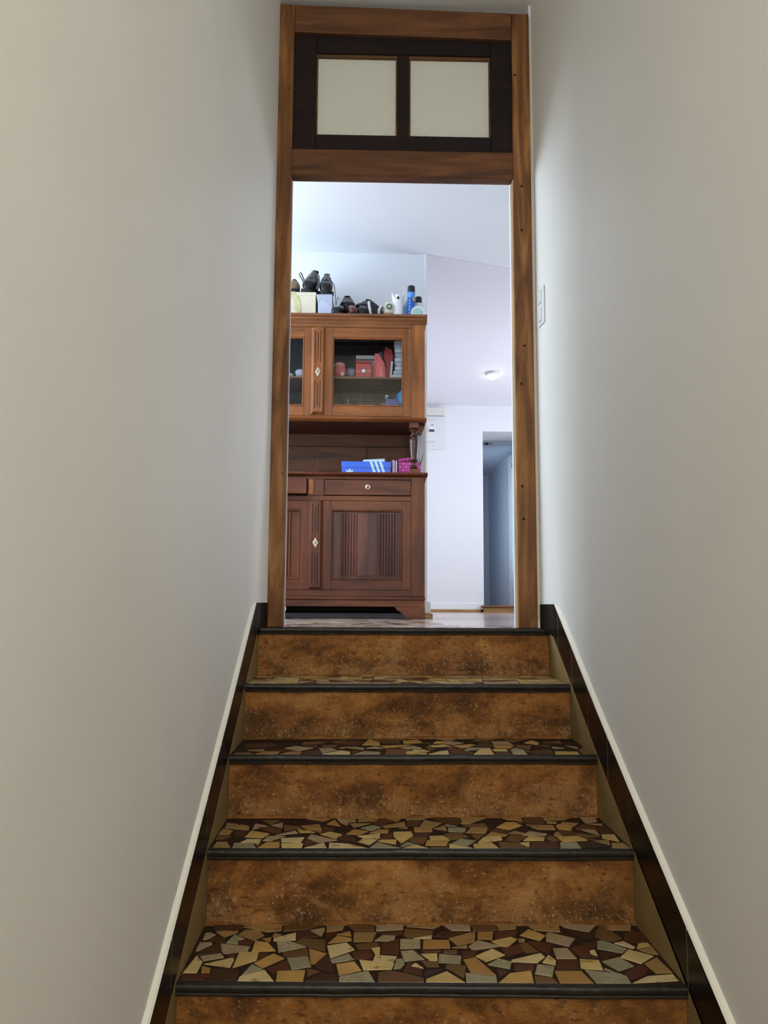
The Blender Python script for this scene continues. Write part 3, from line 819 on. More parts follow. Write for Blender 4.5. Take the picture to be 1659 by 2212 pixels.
2d 233 -368 275 -361 273 -394 235 -400
2p 280 -357 338 -355 343 -414 280 -408
2o 274 -424 348 -428 323 -486 275 -483
2b 323 -293 378 -292 418 -308 349 -384 341 -347
2o 389 -388 424 -340 440 -387 430 -420
2b 354 -422 403 -441 382 -510 347 -463
2p 112 -399 138 -356 181 -389 143 -421
2o 140 -439 202 -413 218 -425 166 -487
2y 58 -439 113 -417 135 -452 74 -464
2g 166 -524 187 -468 260 -481 172 -530
2d 225 -419 273 -422 264 -454 215 -444
2y 190 -587 219 -509 255 -490 254 -587
2y 261 -505 308 -509 307 -533 264 -529
2m 264 -546 312 -546 309 -589 261 -589
2g 319 -514 339 -480 362 -518 358 -587 315 -583
2t 366 -518 383 -547 368 -547
2d 390 -527 449 -508 447 -577 379 -583
2p 433 -431 464 -441 457 -453
2p 467 -455 502 -485 465 -485
2t 517 -431 550 -460 546 -500
2o 458 -536 528 -545 527 -582 449 -583
2y 46 -588 86 -538 114 -519 112 -584
2m 116 -472 135 -462 160 -500 164 -528 193 -555 186 -584 119 -575
2b 46 -453 62 -472 74 -502 55 -521
2g 7 -453 28 -472 33 -493 4 -493
2y 3 -510 37 -506 54 -540 1 -540
2y 0 -556 44 -561 41 -585 -2 -585
2b 35 -383 72 -389 64 -401
2o 77 -399 91 -362 129 -368 111 -395
2b 479 -377 516 -350 516 -393
2m 450 -387 480 -350 478 -407 468 -423
2b 539 -523 572 -456 572 -577 537 -582
"""
def piece(mb, pts, z, h, sh):
    n = len(pts); cx = sum(p[0] for p in pts)/n; cy = sum(p[1] for p in pts)/n
    vs = []
    for (x, y) in pts: vs.append((x, y, z))
    for (x, y) in pts: vs.append((x, y, z+h-0.0006))
    for (x, y) in pts:
        d = math.hypot(x-cx, y-cy) or 1; q = max(0.3, 1-sh/d); vs.append((cx+(x-cx)*q, cy+(y-cy)*q, z+h))
    fs = [tuple(reversed(range(n))), tuple(2*n+i for i in range(n))]
    for i in range(n):
        j = (i+1) % n; fs += [(i, j, n+j, n+i), (n+i, n+j, 2*n+j, 2*n+i)]
    mb.add(vs, fs)
def poly_area(p): return abs(sum(p[i][0]*p[(i+1) % len(p)][1]-p[(i+1) % len(p)][0]*p[i][1] for i in range(len(p))))/2
rg = random.Random(11)
recs = []
for ln in TILES.strip().split('\n'):
    a = ln.split(); k = int(a[0][0]); c = a[0][1]; v = list(map(int, a[1:]))
    pts = [(v[i]/1000, v[i+1]/1000) for i in range(0, len(v), 2)]
    if poly_area(pts) < 1e-5: continue
    recs.append((poly_area(pts)*(1, 1, .4, .7, 1)[k], k, c, pts))
recs.sort(key=lambda r: -r[0])
extra = {}
for i, (a, k, c, pts) in enumerate(recs):
    m = rg.choice(TM[c])
    hgt = rg.uniform(0.0017, 0.0030)
    if i < 298:
        mb = MB(); piece(mb, pts, ZS[k]-0.0004, hgt, 0.0008); mb.build("mosaic_tile", m, treads[k])
        # tiles are children of the tread bed
    else:
        e = extra.setdefault(k, MB()); piece(e, pts, ZS[k]-0.0004, hgt, 0.0008)
for k, e in extra.items():
    o = e.build('mosaic_chips', TM['b'][0], treads[k]); o['kind'] = 'stuff'

def crazy(x0, x1, yf, yb, amin, seed):
    """split a region into broken convex pieces"""
    rg = random.Random(seed); polys = [[(x0, yf(x0)), (x1, yf(x1)), (x1, yb(x1)), (x0, yb(x0))]]; out = []
    while polys:
        p = polys.pop()
        if poly_area(p) < amin*rg.uniform(0.6, 1.9): out.append(p); continue
        xs = [q[0] for q in p]; ys_ = [q[1] for q in p]
        cx = sum(xs)/len(p)+rg.uniform(-.15, .15)*(max(xs)-min(xs)); cy = sum(ys_)/len(p)+rg.uniform(-.15, .15)*(max(ys_)-min(ys_))
        a = rg.uniform(-0.6, 0.6)+(math.pi/2 if (max(xs)-min(xs)) > (max(ys_)-min(ys_)) else 0)
        nx_, ny_ = -math.sin(a), math.cos(a)
        sd = [(q[0]-cx)*nx_+(q[1]-cy)*ny_ for q in p]
        A, Bp = [], []
        for i in range(len(p)):
            j = (i+1) % len(p); P0, P1 = p[i], p[j]
            (A if sd[i] >= 0 else Bp).append(P0)
            if sd[i]*sd[j] < 0:
                t = sd[i]/(sd[i]-sd[j]); m_ = (P0[0]+(P1[0]-P0[0])*t, P0[1]+(P1[1]-P0[1])*t); A.append(m_); Bp.append(m_)
        if len(A) < 3 or len(Bp) < 3: out.append(p); continue
        polys += [A, Bp]
    return out
def shrink(p, d):
    cx = sum(q[0] for q in p)/len(p); cy = sum(q[1] for q in p)/len(p)
    return [(cx+(x-cx)*(1-d/max(0.006, math.hypot(x-cx, y-cy))), cy+(y-cy)*(1-d/max(0.006, math.hypot(x-cx, y-cy)))) for x, y in p]
def stuff_mosaic(polys, z, parent, weights, seed, name='mosaic_pieces'):
    rg = random.Random(seed); groups = {}
    for p in polys:
        c = rg.choice(weights); piece(groups.setdefault(c, MB()), shrink(p, 0.0022), z-0.0004, rg.uniform(0.0017, 0.0030), 0.0008)
    tot = MB(); mats = []
    fm = []
    for c, mb in groups.items():
        tot.add(mb.v, mb.f); mats.append(TM[c][0]); fm += [len(mats)-1]*len(mb.f)
    o = tot.build(name, mats[0], parent); 
    for m in mats[1:]: o.data.materials.append(m)
    for p, i in zip(o.data.polygons, fm): p.material_index = i
    o['kind'] = 'stuff'
    return o
WT = 'oyygpttbbmmdd'
TM['G'] = [mat('polished_grey_tile', (188, 172, 160), 0.15)]; TM['P'] = [mat('polished_rose_tile', (176, 148, 132), 0.15)]; TM['B'] = [mat('polished_brown_tile', (120, 92, 76), 0.15)]; TM['Y'] = [mat('polished_straw_tile', (190, 164, 128), 0.15)]
for k in (1, 5, 6, 7):
    pl = crazy(-HW+0.004, HW-0.004, lambda x: front(k, x, 0.0160), lambda x: front(k-1, x, OV-0.012), 0.0034, 50+k)
    stuff_mosaic(pl, ZS[k], treads[k], 'oyygppttbmd' if k == 1 else WT, 60+k)
# landing mosaic
lf = bpy.data.objects['floor_room']
pl = crazy(-HW+0.004, HW-0.004, lambda x: front(0, x, 0.0160), lambda x: 0.34, 0.0034, 71)
pl += crazy(-HW-0.4, 0.20, lambda x: 0.342, lambda x: 1.9, 0.006, 72)
pl = [p for p in pl if not any((q[0] > 0.455 or q[0] < -0.482) and 0.05 < q[1] < 0.17 for q in p)]
o = stuff_mosaic(pl, 0.0, lf, 'GGPPBYGPB', 73)

# ------------------------------------------------------------------ dark tile skirting that follows the stairs
def pitch(y):   # top of the skirting above the nosing line
    if y > -0.055: return 0.097
    ysx = YS; zsx = ZS
    for i in range(7):
        if YS[i+1] <= y <= YS[i]:
            t = (y-YS[i])/(YS[i+1]-YS[i]); return ZS[i]+(ZS[i+1]-ZS[i])*t+0.135
    return ZS[-1]+0.135+(y-YS[-1])*0.57
def low(y):
    for i in range(7):
        if YS[i+1] <= y <= YS[i]:
            t = (y-YS[i])/(YS[i+1]-YS[i]); return ZS[i]+(ZS[i+1]-ZS[i])*t+0.003
    return (y-YS[-1])*0.57+ZS[-1]+0.003
def skirting(name, s, joints):
    root = empty(name, (s*HW, -0.6, -0.3), kind='structure')
    xs0, xs1 = s*(HW), s*(HW+0.0135)
    js = [-0.055]+joints
    for a, b_ in zip(js[:-1], js[1:]):
        mb = MB(); y0, y1 = b_+0.0006, a-0.0006
        cut = [y for y in YS if y0+0.001 < y < y1-0.001]
        up = [y1]+[y for y in sorted(cut, reverse=True)]+[y0]
        pts = [(y, pitch(y)-0.001) for y in up]+[(y, low(y)) for y in reversed(up)]
        mb.prism(pts, 'x', xs0, xs1)
        par(mb.build('skirting_tile', M['skirt'], bevel=0.0015, seg=2), root)
    # landing piece, following the taper of the wall in two facets
    X0 = 0.546
    mb = MB(); mb.hexa([(s*X0, 0.050, 0.001), (s*(HW), -0.0536, low(-0.0536)), (s*(HW+0.0135), -0.0536, low(-0.0536)), (s*(X0+0.02), 0.054, 0.001)][::(1 if s > 0 else -1)],
                       [(s*X0, 0.050, 0.097), (s*(HW), -0.0536, 0.097), (s*(HW+0.0135), -0.0536, 0.097), (s*(X0+0.02), 0.054, 0.097)][::(1 if s > 0 else -1)])
    par(mb.build('skirting_tile', M['skirt'], bevel=0.0015, seg=2), root)
    # pale grout in the joints
    g = MB()
    for y in joints[:-1]:
        g.add([(xs0+s*0.0004, y-0.0007, low(y)), (xs0+s*0.0004, y+0.0007, low(y)), (xs0+s*0.0004, y+0.0007, pitch(y)+0.001), (xs0+s*0.0004, y-0.0007, pitch(y)+0.001),
               (xs0+s*0.004, y-0.0007, low(y)), (xs0+s*0.004, y+0.0007, low(y)), (xs0+s*0.004, y+0.0007, pitch(y)+0.001), (xs0+s*0.004, y-0.0007, pitch(y)+0.001)],
              [(0, 1, 2, 3), (4, 7, 6, 5), (0, 4, 5, 1), (1, 5, 6, 2), (2, 6, 7, 3), (3, 7, 4, 0)])
    par(g.build('joint_grout', M['joint']), root)
    # white plaster fillet on top of the tiles, against the wall
    f = MB(); ysl = [0.05, -0.055]+[y for y in YS[1:]]+[-3.2]
    vs = []; fs = []
    for y in ysl:
        z = pitch(y)
        xi = HW if y <= -0.05 else X0+0.002
        xo = 0.5905 if y < -0.3 else 0.583+(0.004 if y < -0.05 else -0.034)
        vs += [(s*(xi+0.0015), y, z), (s*(xi+0.006), y, z+0.006), (s*(xo+0.001), y, z+0.014), (s*(xo+0.001), y, z-0.003)]
    for i in range(len(ysl)-1):
        for j in range(4): fs.append((i*4+j, i*4+(j+1) % 4, (i+1)*4+(j+1) % 4, (i+1)*4+j))
    fs += [(0, 1, 2, 3), tuple(4*(len(ysl)-1)+j for j in (3, 2, 1, 0))]
    f.add(vs, fs)
    par(f.build('plaster_fillet', M['fillet']), root)
skirting('baseboard_right', 1, [-0.125, -0.316, -0.512, -0.714, -0.896, -1.082, -1.279, -1.475, -1.67, -1.86, -2.05, -2.26])
skirting('baseboard_left', -1, [-0.165, -0.357, -0.55, -0.742, -0.932, -1.122, -1.296, -1.49, -1.68, -1.87, -2.06, -2.26])

# ================================================================== BUFFET
XC, XL, XR = -0.44, -1.053, 0.173
FY, BY = 1.30, 1.69
buf = empty('buffet', (XC, 1.5, 0), 'tall two part wooden buffet with glazed upper doors and fluted pilasters', 'cabinet')
def P_(mb, name, m, **k): return par(mb.build(name, m, **k), buf)
def sub(mb, name, m, parent, **k):
    return mb.build(name, m, parent, **k)       # parts built in world coordinates under a part whose own matrix is the identity
def grooved(x0, x1, z0, z1, yf, dep, gro):
    """front layer of a plate with vertical slots (x centre, half width, z a, z b) left open"""
    b = MB(); xs = sorted({x0, x1} | {g[0]-g[1] for g in gro} | {g[0]+g[1] for g in gro})
    for a, c in zip(xs[:-1], xs[1:]):
        mid = (a+c)/2; g = sorted([q for q in gro if abs(mid-q[0]) < q[1]], key=lambda q: q[2]); z = z0
        for q in g:
            b.box(a, c, yf, yf+dep, z, q[2]); z = q[3]
        b.box(a, c, yf, yf+dep, z, z1)
    return b
def pilaster(z0, z1, zm, m, mside):
    x0, x1 = XC-0.037, XC+0.037; yf = FY-0.028
    gr = []
    for dx, s in ((-0.015, 0), (0, 1), (0.015, 0)):
        gr.append((XC+dx, 0.0030, zm+0.055+0.022*s, z1-0.028-0.014*s)); gr.append((XC+dx, 0.0030, z0+0.03+0.014*s, zm-0.055-0.018*s))
    b = MB()
    b.hexa([(x0-0.003, FY-0.001, z0-0.004), (x1+0.003, FY-0.001, z0-0.004), (x1-0.009, yf+0.012, z0+0.008), (x0+0.009, yf+0.012, z0+0.008)][::-1],
           [(x0-0.003, FY-0.001, z1), (x1+0.003, FY-0.001, z1), (x1-0.009, yf+0.012, z1-0.006), (x0+0.009, yf+0.012, z1-0.006)][::-1])
    p = P_(b, 'pilaster', m, bevel=0.001)
    sub(grooved(x0+0.009, x1-0.009, z0+0.008, z1-0.006, yf, 0.0125, gr), 'fluted_face', m, p, bevel=0.0006)
    e = MB(); r = 0.016
    out = []
    for i in range(24):
        a = 2*math.pi*i/24; q = 1+0.16*math.cos(4*a)+0.12*math.cos(8*a); out.append((XC+math.cos(a)*r*0.80*q, zm+math.sin(a)*r*1.45*q))
    e.prism(out, 'y', yf-0.0035, yf)
    e.lathe([(0.0075, yf-0.0065), (0.009, yf-0.0035)], (XC, 0, zm+0.001), 12, 'y')
    sub(e, 'escutcheon', M['brass'], p, bevel=0.0008)
    k = MB().lathe([(0.0028, yf-0.0075), (0.0028, yf-0.003)], (XC, 0, zm+0.003), 10, 'y').box(XC-0.001, XC+0.001, yf-0.0075, yf-0.003, zm-0.006, zm+0.003)
    sub(k, 'keyhole', M['hole'], p)
# --- lower body
lz, lx, uz, ux = M['lz'], M['lx'], M['uz'], M['ux']
P_(B(XR-0.019, XR-0.001, FY+0.022, BY, 0.075, 0.804), 'side_panel', lz); P_(B(XL+0.001, XL+0.019, FY+0.022, BY, 0.075, 0.804), 'side_panel', lz)
P_(B(XL+0.02, XR-0.02, BY-0.015, BY, 0.10, 0.80), 'back_panel', M['niche'])
P_(B(XL+0.02, XR-0.02, FY+0.025, BY-0.016, 0.128, 0.146), 'bottom_board', M['niche'])
for a, c in ((0.0975, XR), (XL, XL+0.0755)):
    P_(B(a, c, FY, FY+0.022, 0.129, 0.804), 'corner_post', lz, bevel=0.0015)
P_(B(XL+0.0765, 0.0965, FY+0.001, FY+0.022, 0.129, 0.164), 'bottom_rail', lx, bevel=0.001)
P_(B(XL+0.0765, 0.0965, FY+0.001, FY+0.022, 0.667, 0.694), 'drawer_rail', lx, bevel=0.001)
P_(B(XL+0.0765, 0.0965, FY+0.001, FY+0.022, 0.789, 0.804), 'top_rail', lx, bevel=0.001)
P_(B(XC-0.050, XC+0.042, FY+0.0005, FY+0.022, 0.695, 0.788), 'drawer_divider', lz, bevel=0.001)
P_(B(XC-0.042, XC-0.018, FY-0.0008, FY+0.001, 0.704, 0.788), 'worn_patch', wood('worn_orange_walnut', (150, 84, 30), (176, 102, 40), (190, 120, 56), 'z', 0.4))
# drawers: the right one closed, the left one pulled out a little
def drawer(x0, x1, pull):
    d = P_(B(x0, x1, FY-pull, FY-pull+0.02, 0.699, 0.786), 'drawer', lx, bevel=0.0015)
    sub(B(x0+0.01, x1-0.01, FY-pull+0.021, FY+0.30, 0.703, 0.775), 'drawer_box', M['niche'], d)
    kx = (x0+x1)/2
    kn = MB().lathe([(0.0135, FY-pull-0.003), (0.0145, FY-pull-0.0005)], (kx, 0, 0.746), 20, 'y').lathe([(0.0005, FY-pull-0.026), (0.007, FY-pull-0.0245), (0.0105, FY-pull-0.020), (0.0095, FY-pull-0.014), (0.005, FY-pull-0.009), (0.006, FY-pull-0.003)], (kx, 0, 0.746), 18, 'y')
    sub(kn, 'drawer_knob', mat('pewter_knob', (170, 160, 160), 0.25, metal=0.9) if pull == 0 else M['steel'], d, smooth=True)
drawer(XC+0.045, 0.095, 0.0); drawer(XL+0.078, XC-0.052, 0.055)

def lower_door(s):
    # s=+1 right door, -1 left door (mirrored about XC)
    mx = lambda x: x if s > 0 else 2*XC-x
    x0, x1, z0, z1 = -0.401, 0.0955, 0.1655, 0.6650
    px0, px1, pz0, pz1 = -0.352, 0.046, 0.2200, 0.6130
    if s < 0: pass
    fr = MB()
    # moulded edge frame round the panel
    def bx(a, c, *r): A, C_ = sorted((mx(a), mx(c))); return (A, C_)+r
    b = MB()
    for a, c, d, e in ((px0, px0+0.008, pz0, pz1), (px1-0.008, px1, pz0, pz1), (px0+0.008, px1-0.008, pz0, pz0+0.008), (px0+0.008, px1-0.008, pz1-0.008, pz1)):
        A, C_ = sorted((mx(a), mx(c))); b.box(A, C_, FY-0.0015, FY+0.02, d, e)
    door = P_(b, 'door', lz, bevel=0.003, seg=2)
    xo0 = x0 if s > 0 else x0-0.0  # stile toward the centre
    for a, c, d, e, nm, m in ((x0, px0-0.0005, z0, z1, 'stile', lz), (px1+0.0005, x1, z0, z1, 'stile', lz), (px0, px1, z0, pz0-0.0005, 'rail', lx), (px0, px1, pz1+0.0005, z1, 'rail', lx)):
        A, C_ = sorted((mx(a), mx(c))); sub(B(A, C_, FY+0.0005, FY+0.02, d, e), nm, m, door, bevel=0.001)
    # panel with two groups of reeds
    A, C_ = sorted((mx(px0+0.009), mx(px1-0.009)))
    lzp = wood('panel_walnut_sheen_tint', (60, 30, 22), (88, 48, 36), (110, 64, 48), 'z', 0.36, 0.8) if s > 0 else lz  # purple sheen of reflected light tinted into the right panel's colour
    sub(B(A, C_, FY+0.014, FY+0.019, pz0+0.009, pz1-0.009), 'panel', lzp, door)
    zf0, zf1 = 0.243, 0.594
    for a, c in ((-0.207, -0.094),):
        A, C_ = sorted((mx(a), mx(c))); sub(B(A, C_, FY+0.008, FY+0.014, zf0, zf1), 'raised_field', lzp, door, bevel=0.001)
    for base in (-0.303, -0.090):
        rb = MB()
        for i in range(6):
            xc = mx(base+0.009+i*0.0162)
            n = 8; pr = [(xc+0.0068*math.cos(math.pi*j/n), FY+0.0142-0.0075*math.sin(math.pi*j/n)) for j in range(n+1)]
            r1_ = MB().prism(pr, 'z', zf0, zf1)
            sub(r1_, 'reed', lzp, door, smooth=True)
    sub(B(*sorted((mx(0.0085), mx(0.019))), FY+0.008, FY+0.014, zf0, zf1), 'raised_field', lzp, door, bevel=0.001)
lower_door(1); lower_door(-1)
P_(B(XC-0.0385, XC+0.0385, FY+0.0012, FY+0.02, 0.1655, 0.665), 'meeting_stile', lz)
pilaster(0.170, 0.668, 0.425, lz, lz)
# plinth, skirt and bracket feet
P_(B(XL-0.004, XR+0.003, FY-0.006, BY, 0.108, 0.128), 'plinth_moulding', lx, bevel=0.006, seg=3)
P_(B(XL-0.002, XR+0.001, FY-0.002, FY+0.02, 0.072, 0.1075), 'plinth_board', lx, bevel=0.001)
def foot(s, y0, y1, m):
    mx = lambda x: x if s > 0 else 2*XC-x
    pr = [(0.175, 0.0), (0.083, 0.0), (0.066, 0.006), (0.056, 0.020), (0.050, 0.034), (0.038, 0.042), (0.018, 0.054), (0.006, 0.071), (0.175, 0.071)]
    return MB().prism([(mx(x), z) for x, z in pr], 'y', y0, y1)
for s in (1, -1): P_(foot(s, FY-0.003, FY+0.020, lx), 'bracket_foot', lx, bevel=0.0012)
for s in (1, -1):
    mx = lambda x: x if s > 0 else 2*XC-x
    P_(B(*sorted((mx(0.150), mx(0.174))), FY+0.021, FY+0.13, 0.0, 0.070), 'bracket_foot', lx); P_(B(*sorted((mx(0.140), mx(0.170))), BY-0.05, BY-0.001, 0.0, 0.074), 'rear_foot', M['niche'])
P_(B(XL+0.03, XR-0.03, BY-0.03, BY-0.012, 0.030, 0.090), 'rear_apron', M['void'])
P_(B(XL+0.03, XR-0.03, FY+0.06, FY+0.075, 0.045, 0.072), 'inner_rail', M['void'])
# worktop with moulded edge
wt = MB(); pr = [(FY-0.034, 0.812), (FY-0.036, 0.820), (FY-0.031, 0.826), (BY, 0.826), (BY, 0.804), (FY-0.004, 0.804), (FY-0.012, 0.806), (FY-0.024, 0.8085)]
wt.prism(pr, 'x', XL-0.016, XR+0.016); P_(wt, 'worktop', lx, bevel=0.002, seg=2)
P_(MB().prism([(XR+0.001, 0.803), (XR+0.013, 0.803), (XR+0.006, 0.788), (XR+0.0012, 0.768)], 'y', FY-0.012, BY-0.02), 'side_moulding', lz)
# niche
nb = M['niche']
P_(B(XL+0.02, XR-0.02, BY-0.012, BY, 0.827, 1.135), 'niche_back', nb)
for a, c, z0, z1 in ((XL+0.021, XR-0.021, 1.048, 1.134), (-0.214, -0.158, 0.827, 1.047), (2*XC+0.158, 2*XC+0.214, 0.827, 1.047)):
    P_(B(a, c, BY-0.022, BY-0.0125, z0, z1), 'niche_framing', nb, bevel=0.002)
P_(MB().box(XR-0.040, XR-0.022, BY-0.10, BY-0.023, 0.827, 1.134), 'niche_upright', nb); P_(MB().box(XL+0.022, XL+0.040, BY-0.10, BY-0.023, 0.827, 1.134), 'niche_upright', nb)
for cx in (0.1145, 2*XC-0.1145):
    c = MB(); y = 1.345
    P_(B(cx-0.026, cx+0.026, y-0.026, y+0.026, 0.827, 0.856), 'column_base', lz, bevel=0.001); P_(B(cx-0.027, cx+0.027, y-0.027, y+0.027, 1.094, 1.1236), 'column_capital', lz, bevel=0.001)
    c.lathe([(0.012, 0.856), (0.020, 0.860), (0.024, 0.868), (0.019, 0.877), (0.012, 0.883), (0.0115, 0.889), (0.016, 0.898), (0.024, 0.905), (0.026, 0.909), (0.019, 0.913), (0.020, 0.930), (0.025, 0.975), (0.0275, 1.000), (0.0265, 1.0035), (0.0275, 1.007), (0.0265, 1.0125), (0.0275, 1.016), (0.0265, 1.034), (0.021, 1.041), (0.019, 1.044), (0.026, 1.048), (0.027, 1.053), (0.022, 1.058), (0.014, 1.062), (0.014, 1.067), (0.022, 1.073), (0.0255, 1.081), (0.022, 1.089), (0.014, 1.094)], (cx, y, 0), 24)
    P_(c, 'turned_column', wood('column_walnut', (50, 28, 22), (76, 44, 34), (94, 58, 42), 'z', 0.28, 1.0, coat=0.3), smooth=True)
# --- upper body
P_(B(XR-0.019, XR-0.001, FY+0.022, BY, 1.146, 1.70), 'side_panel', uz); P_(B(XL+0.001, XL+0.019, FY+0.022, BY, 1.146, 1.70), 'side_panel', uz)
P_(B(XL+0.02, XR-0.02, FY+0.025, BY-0.016, 1.150, 1.168), 'upper_bottom_board', M['inner'])
P_(B(XL+0.02, XR-0.02, BY-0.015, BY, 1.145, 1.70), 'back_panel', M['inner'])
for a, c, z0, z1 in ((XL+0.021, XR-0.021, 1.335, 1.388), (-0.166, -0.128, 1.169, 1.334), (-0.300, -0.292, 1.169, 1.334), (2*XC+0.128, 2*XC+0.166, 1.169, 1.334)):
    P_(B(a, c, BY-0.024, BY-0.0155, z0, z1), 'back_framing', M['inner'], bevel=0.002)
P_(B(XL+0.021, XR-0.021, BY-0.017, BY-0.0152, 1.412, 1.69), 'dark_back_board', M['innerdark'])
P_(B(XL+0.021, XR-0.021, FY+0.03, BY-0.018, 1.6935, 1.6995), 'dark_top_shade_sheet', M['innerdark'])  # added sheet: shade below the top board painted as near black
P_(B(XL+0.02, XR-0.02, FY+0.055, BY-0.026, 1.390, 1.402), 'shelf', wood('shelf_board', (110, 80, 54), (140, 104, 74), (160, 124, 92), 'x', 0.5), bevel=0.001)
P_(B(XL, XR, FY+0.001, BY, 1.701, 1.725), 'top_board', ux)
for a, c in ((0.0975, XR), (XL, XL+0.0755)): P_(B(a, c, FY, FY+0.022, 1.146, 1.70), 'corner_post', uz, bevel=0.0015)
P_(B(XL+0.0765, 0.0965, FY+0.0, FY+0.022, 1.6785, 1.7005), 'frieze_rail', ux, bevel=0.001)
P_(B(XL+0.0765, 0.0965, FY+0.003, FY+0.022, 1.1465, 1.1535), 'lower_rail', ux)
co = MB(); co.prism([(FY+0.002, 1.7), (FY-0.002, 1.7), (FY-0.006, 1.712), (FY-0.016, 1.722), (FY-0.020, 1.733), (FY-0.030, 1.738), (FY-0.031, 1.751), (BY, 1.751), (BY, 1.7255), (FY+0.002, 1.7255)], 'x', XL-0.014, XR+0.014)
P_(co, 'cornice', wood('cornice_walnut', (92, 50, 22), (124, 72, 34), (146, 92, 50), 'x', 0.4, 0.9, coat=0.3), bevel=0.0008)
P_(MB().prism([(XR+0.0005, 1.7245), (XR+0.013, 1.7245), (XR+0.008, 1.700), (XR+0.0005, 1.655)], 'y', FY+0.004, BY-0.02), 'side_moulding', uz)
lm = MB(); lm.prism([(FY-0.020, 1.137), (FY-0.022, 1.143), (FY-0.014, 1.1460), (BY, 1.1460), (BY, 1.1265), (FY+0.010, 1.1265), (FY-0.010, 1.131)], 'x', XL-0.010, XR+0.010)
P_(lm, 'ledge_moulding', ux, bevel=0.001)
P_(B(XL+0.0, XR-0.0, FY+0.012, BY, 1.1238, 1.1263), 'underside_shade_board', wood('dark_red_shaded_underside', (52, 22, 12), (74, 34, 20), (92, 46, 28), 'x', 0.5))  # added board: shade under the upper body put into its dark colour
P_(MB().prism([(XR-0.055, 1.126), (XR+0.008, 1.126), (XR+0.002, 1.10), (XR-0.010, 1.078), (XR-0.028, 1.073), (XR-0.03, 1.126)][:5]+[(XR-0.033, 1.085)], 'y', 1.374, 1.40), 'corner_bracket', lz)

def upper_door(s):
    mx = lambda x: x if s > 0 else 2*XC-x
    x0, x1, z0, z1 = -0.401, 0.0955, 1.1545, 1.6765
    px0, px1, pz0, pz1 = -0.358, 0.049, 1.2130, 1.6180
    b = MB()
    for a, c, d, e in ((px0, px0+0.008, pz0, pz1), (px1-0.008, px1, pz0, pz1), (px0+0.008, px1-0.008, pz0, pz0+0.008), (px0+0.008, px1-0.008, pz1-0.008, pz1)):
        A, C_ = sorted((mx(a), mx(c))); b.box(A, C_, FY-0.0005, FY+0.02, d, e)
    door = P_(b, 'glazed_door', uz, bevel=0.003, seg=2)
    for a, c, d, e, nm, m in ((x0, px0-0.0005, z0, z1, 'stile', uz), (px1+0.0005, x1, z0, z1, 'stile', uz), (px0, px1, z0, pz0-0.0005, 'rail', ux), (px0, px1, pz1+0.0005, z1, 'rail', ux)):
        A, C_ = sorted((mx(a), mx(c))); sub(B(A, C_, FY+0.0005, FY+0.02, d, e), nm, m, door, bevel=0.001)
    A, C_ = sorted((mx(px0+0.007), mx(px1-0.007)))
    sub(B(A, C_, FY+0.010, FY+0.0125, pz0+0.007, pz1-0.007), 'pane', M['glass'], door)
upper_door(1); upper_door(-1)
P_(B(XC-0.0385, XC+0.0385, FY+0.0012, FY+0.02, 1.1545, 1.6765), 'meeting_stile', uz)
pilaster(1.163, 1.674, 1.405, uz, uz)
# white wire loop at the foot of the buffet
lp = MB(); pts = [(-0.612+0.014*math.cos(a), 1.285, 0.058+0.016*math.sin(a)) for a in [i*2*math.pi/18 for i in range(-4, 12)]]
pts = [(-0.66, 1.285, 0.045)]+pts
tag(lp.tube(pts, 0.0018, 6).build('cable', M['white'], smooth='all'), 'thin white cable loop showing at the left foot of the buffet', 'cable')

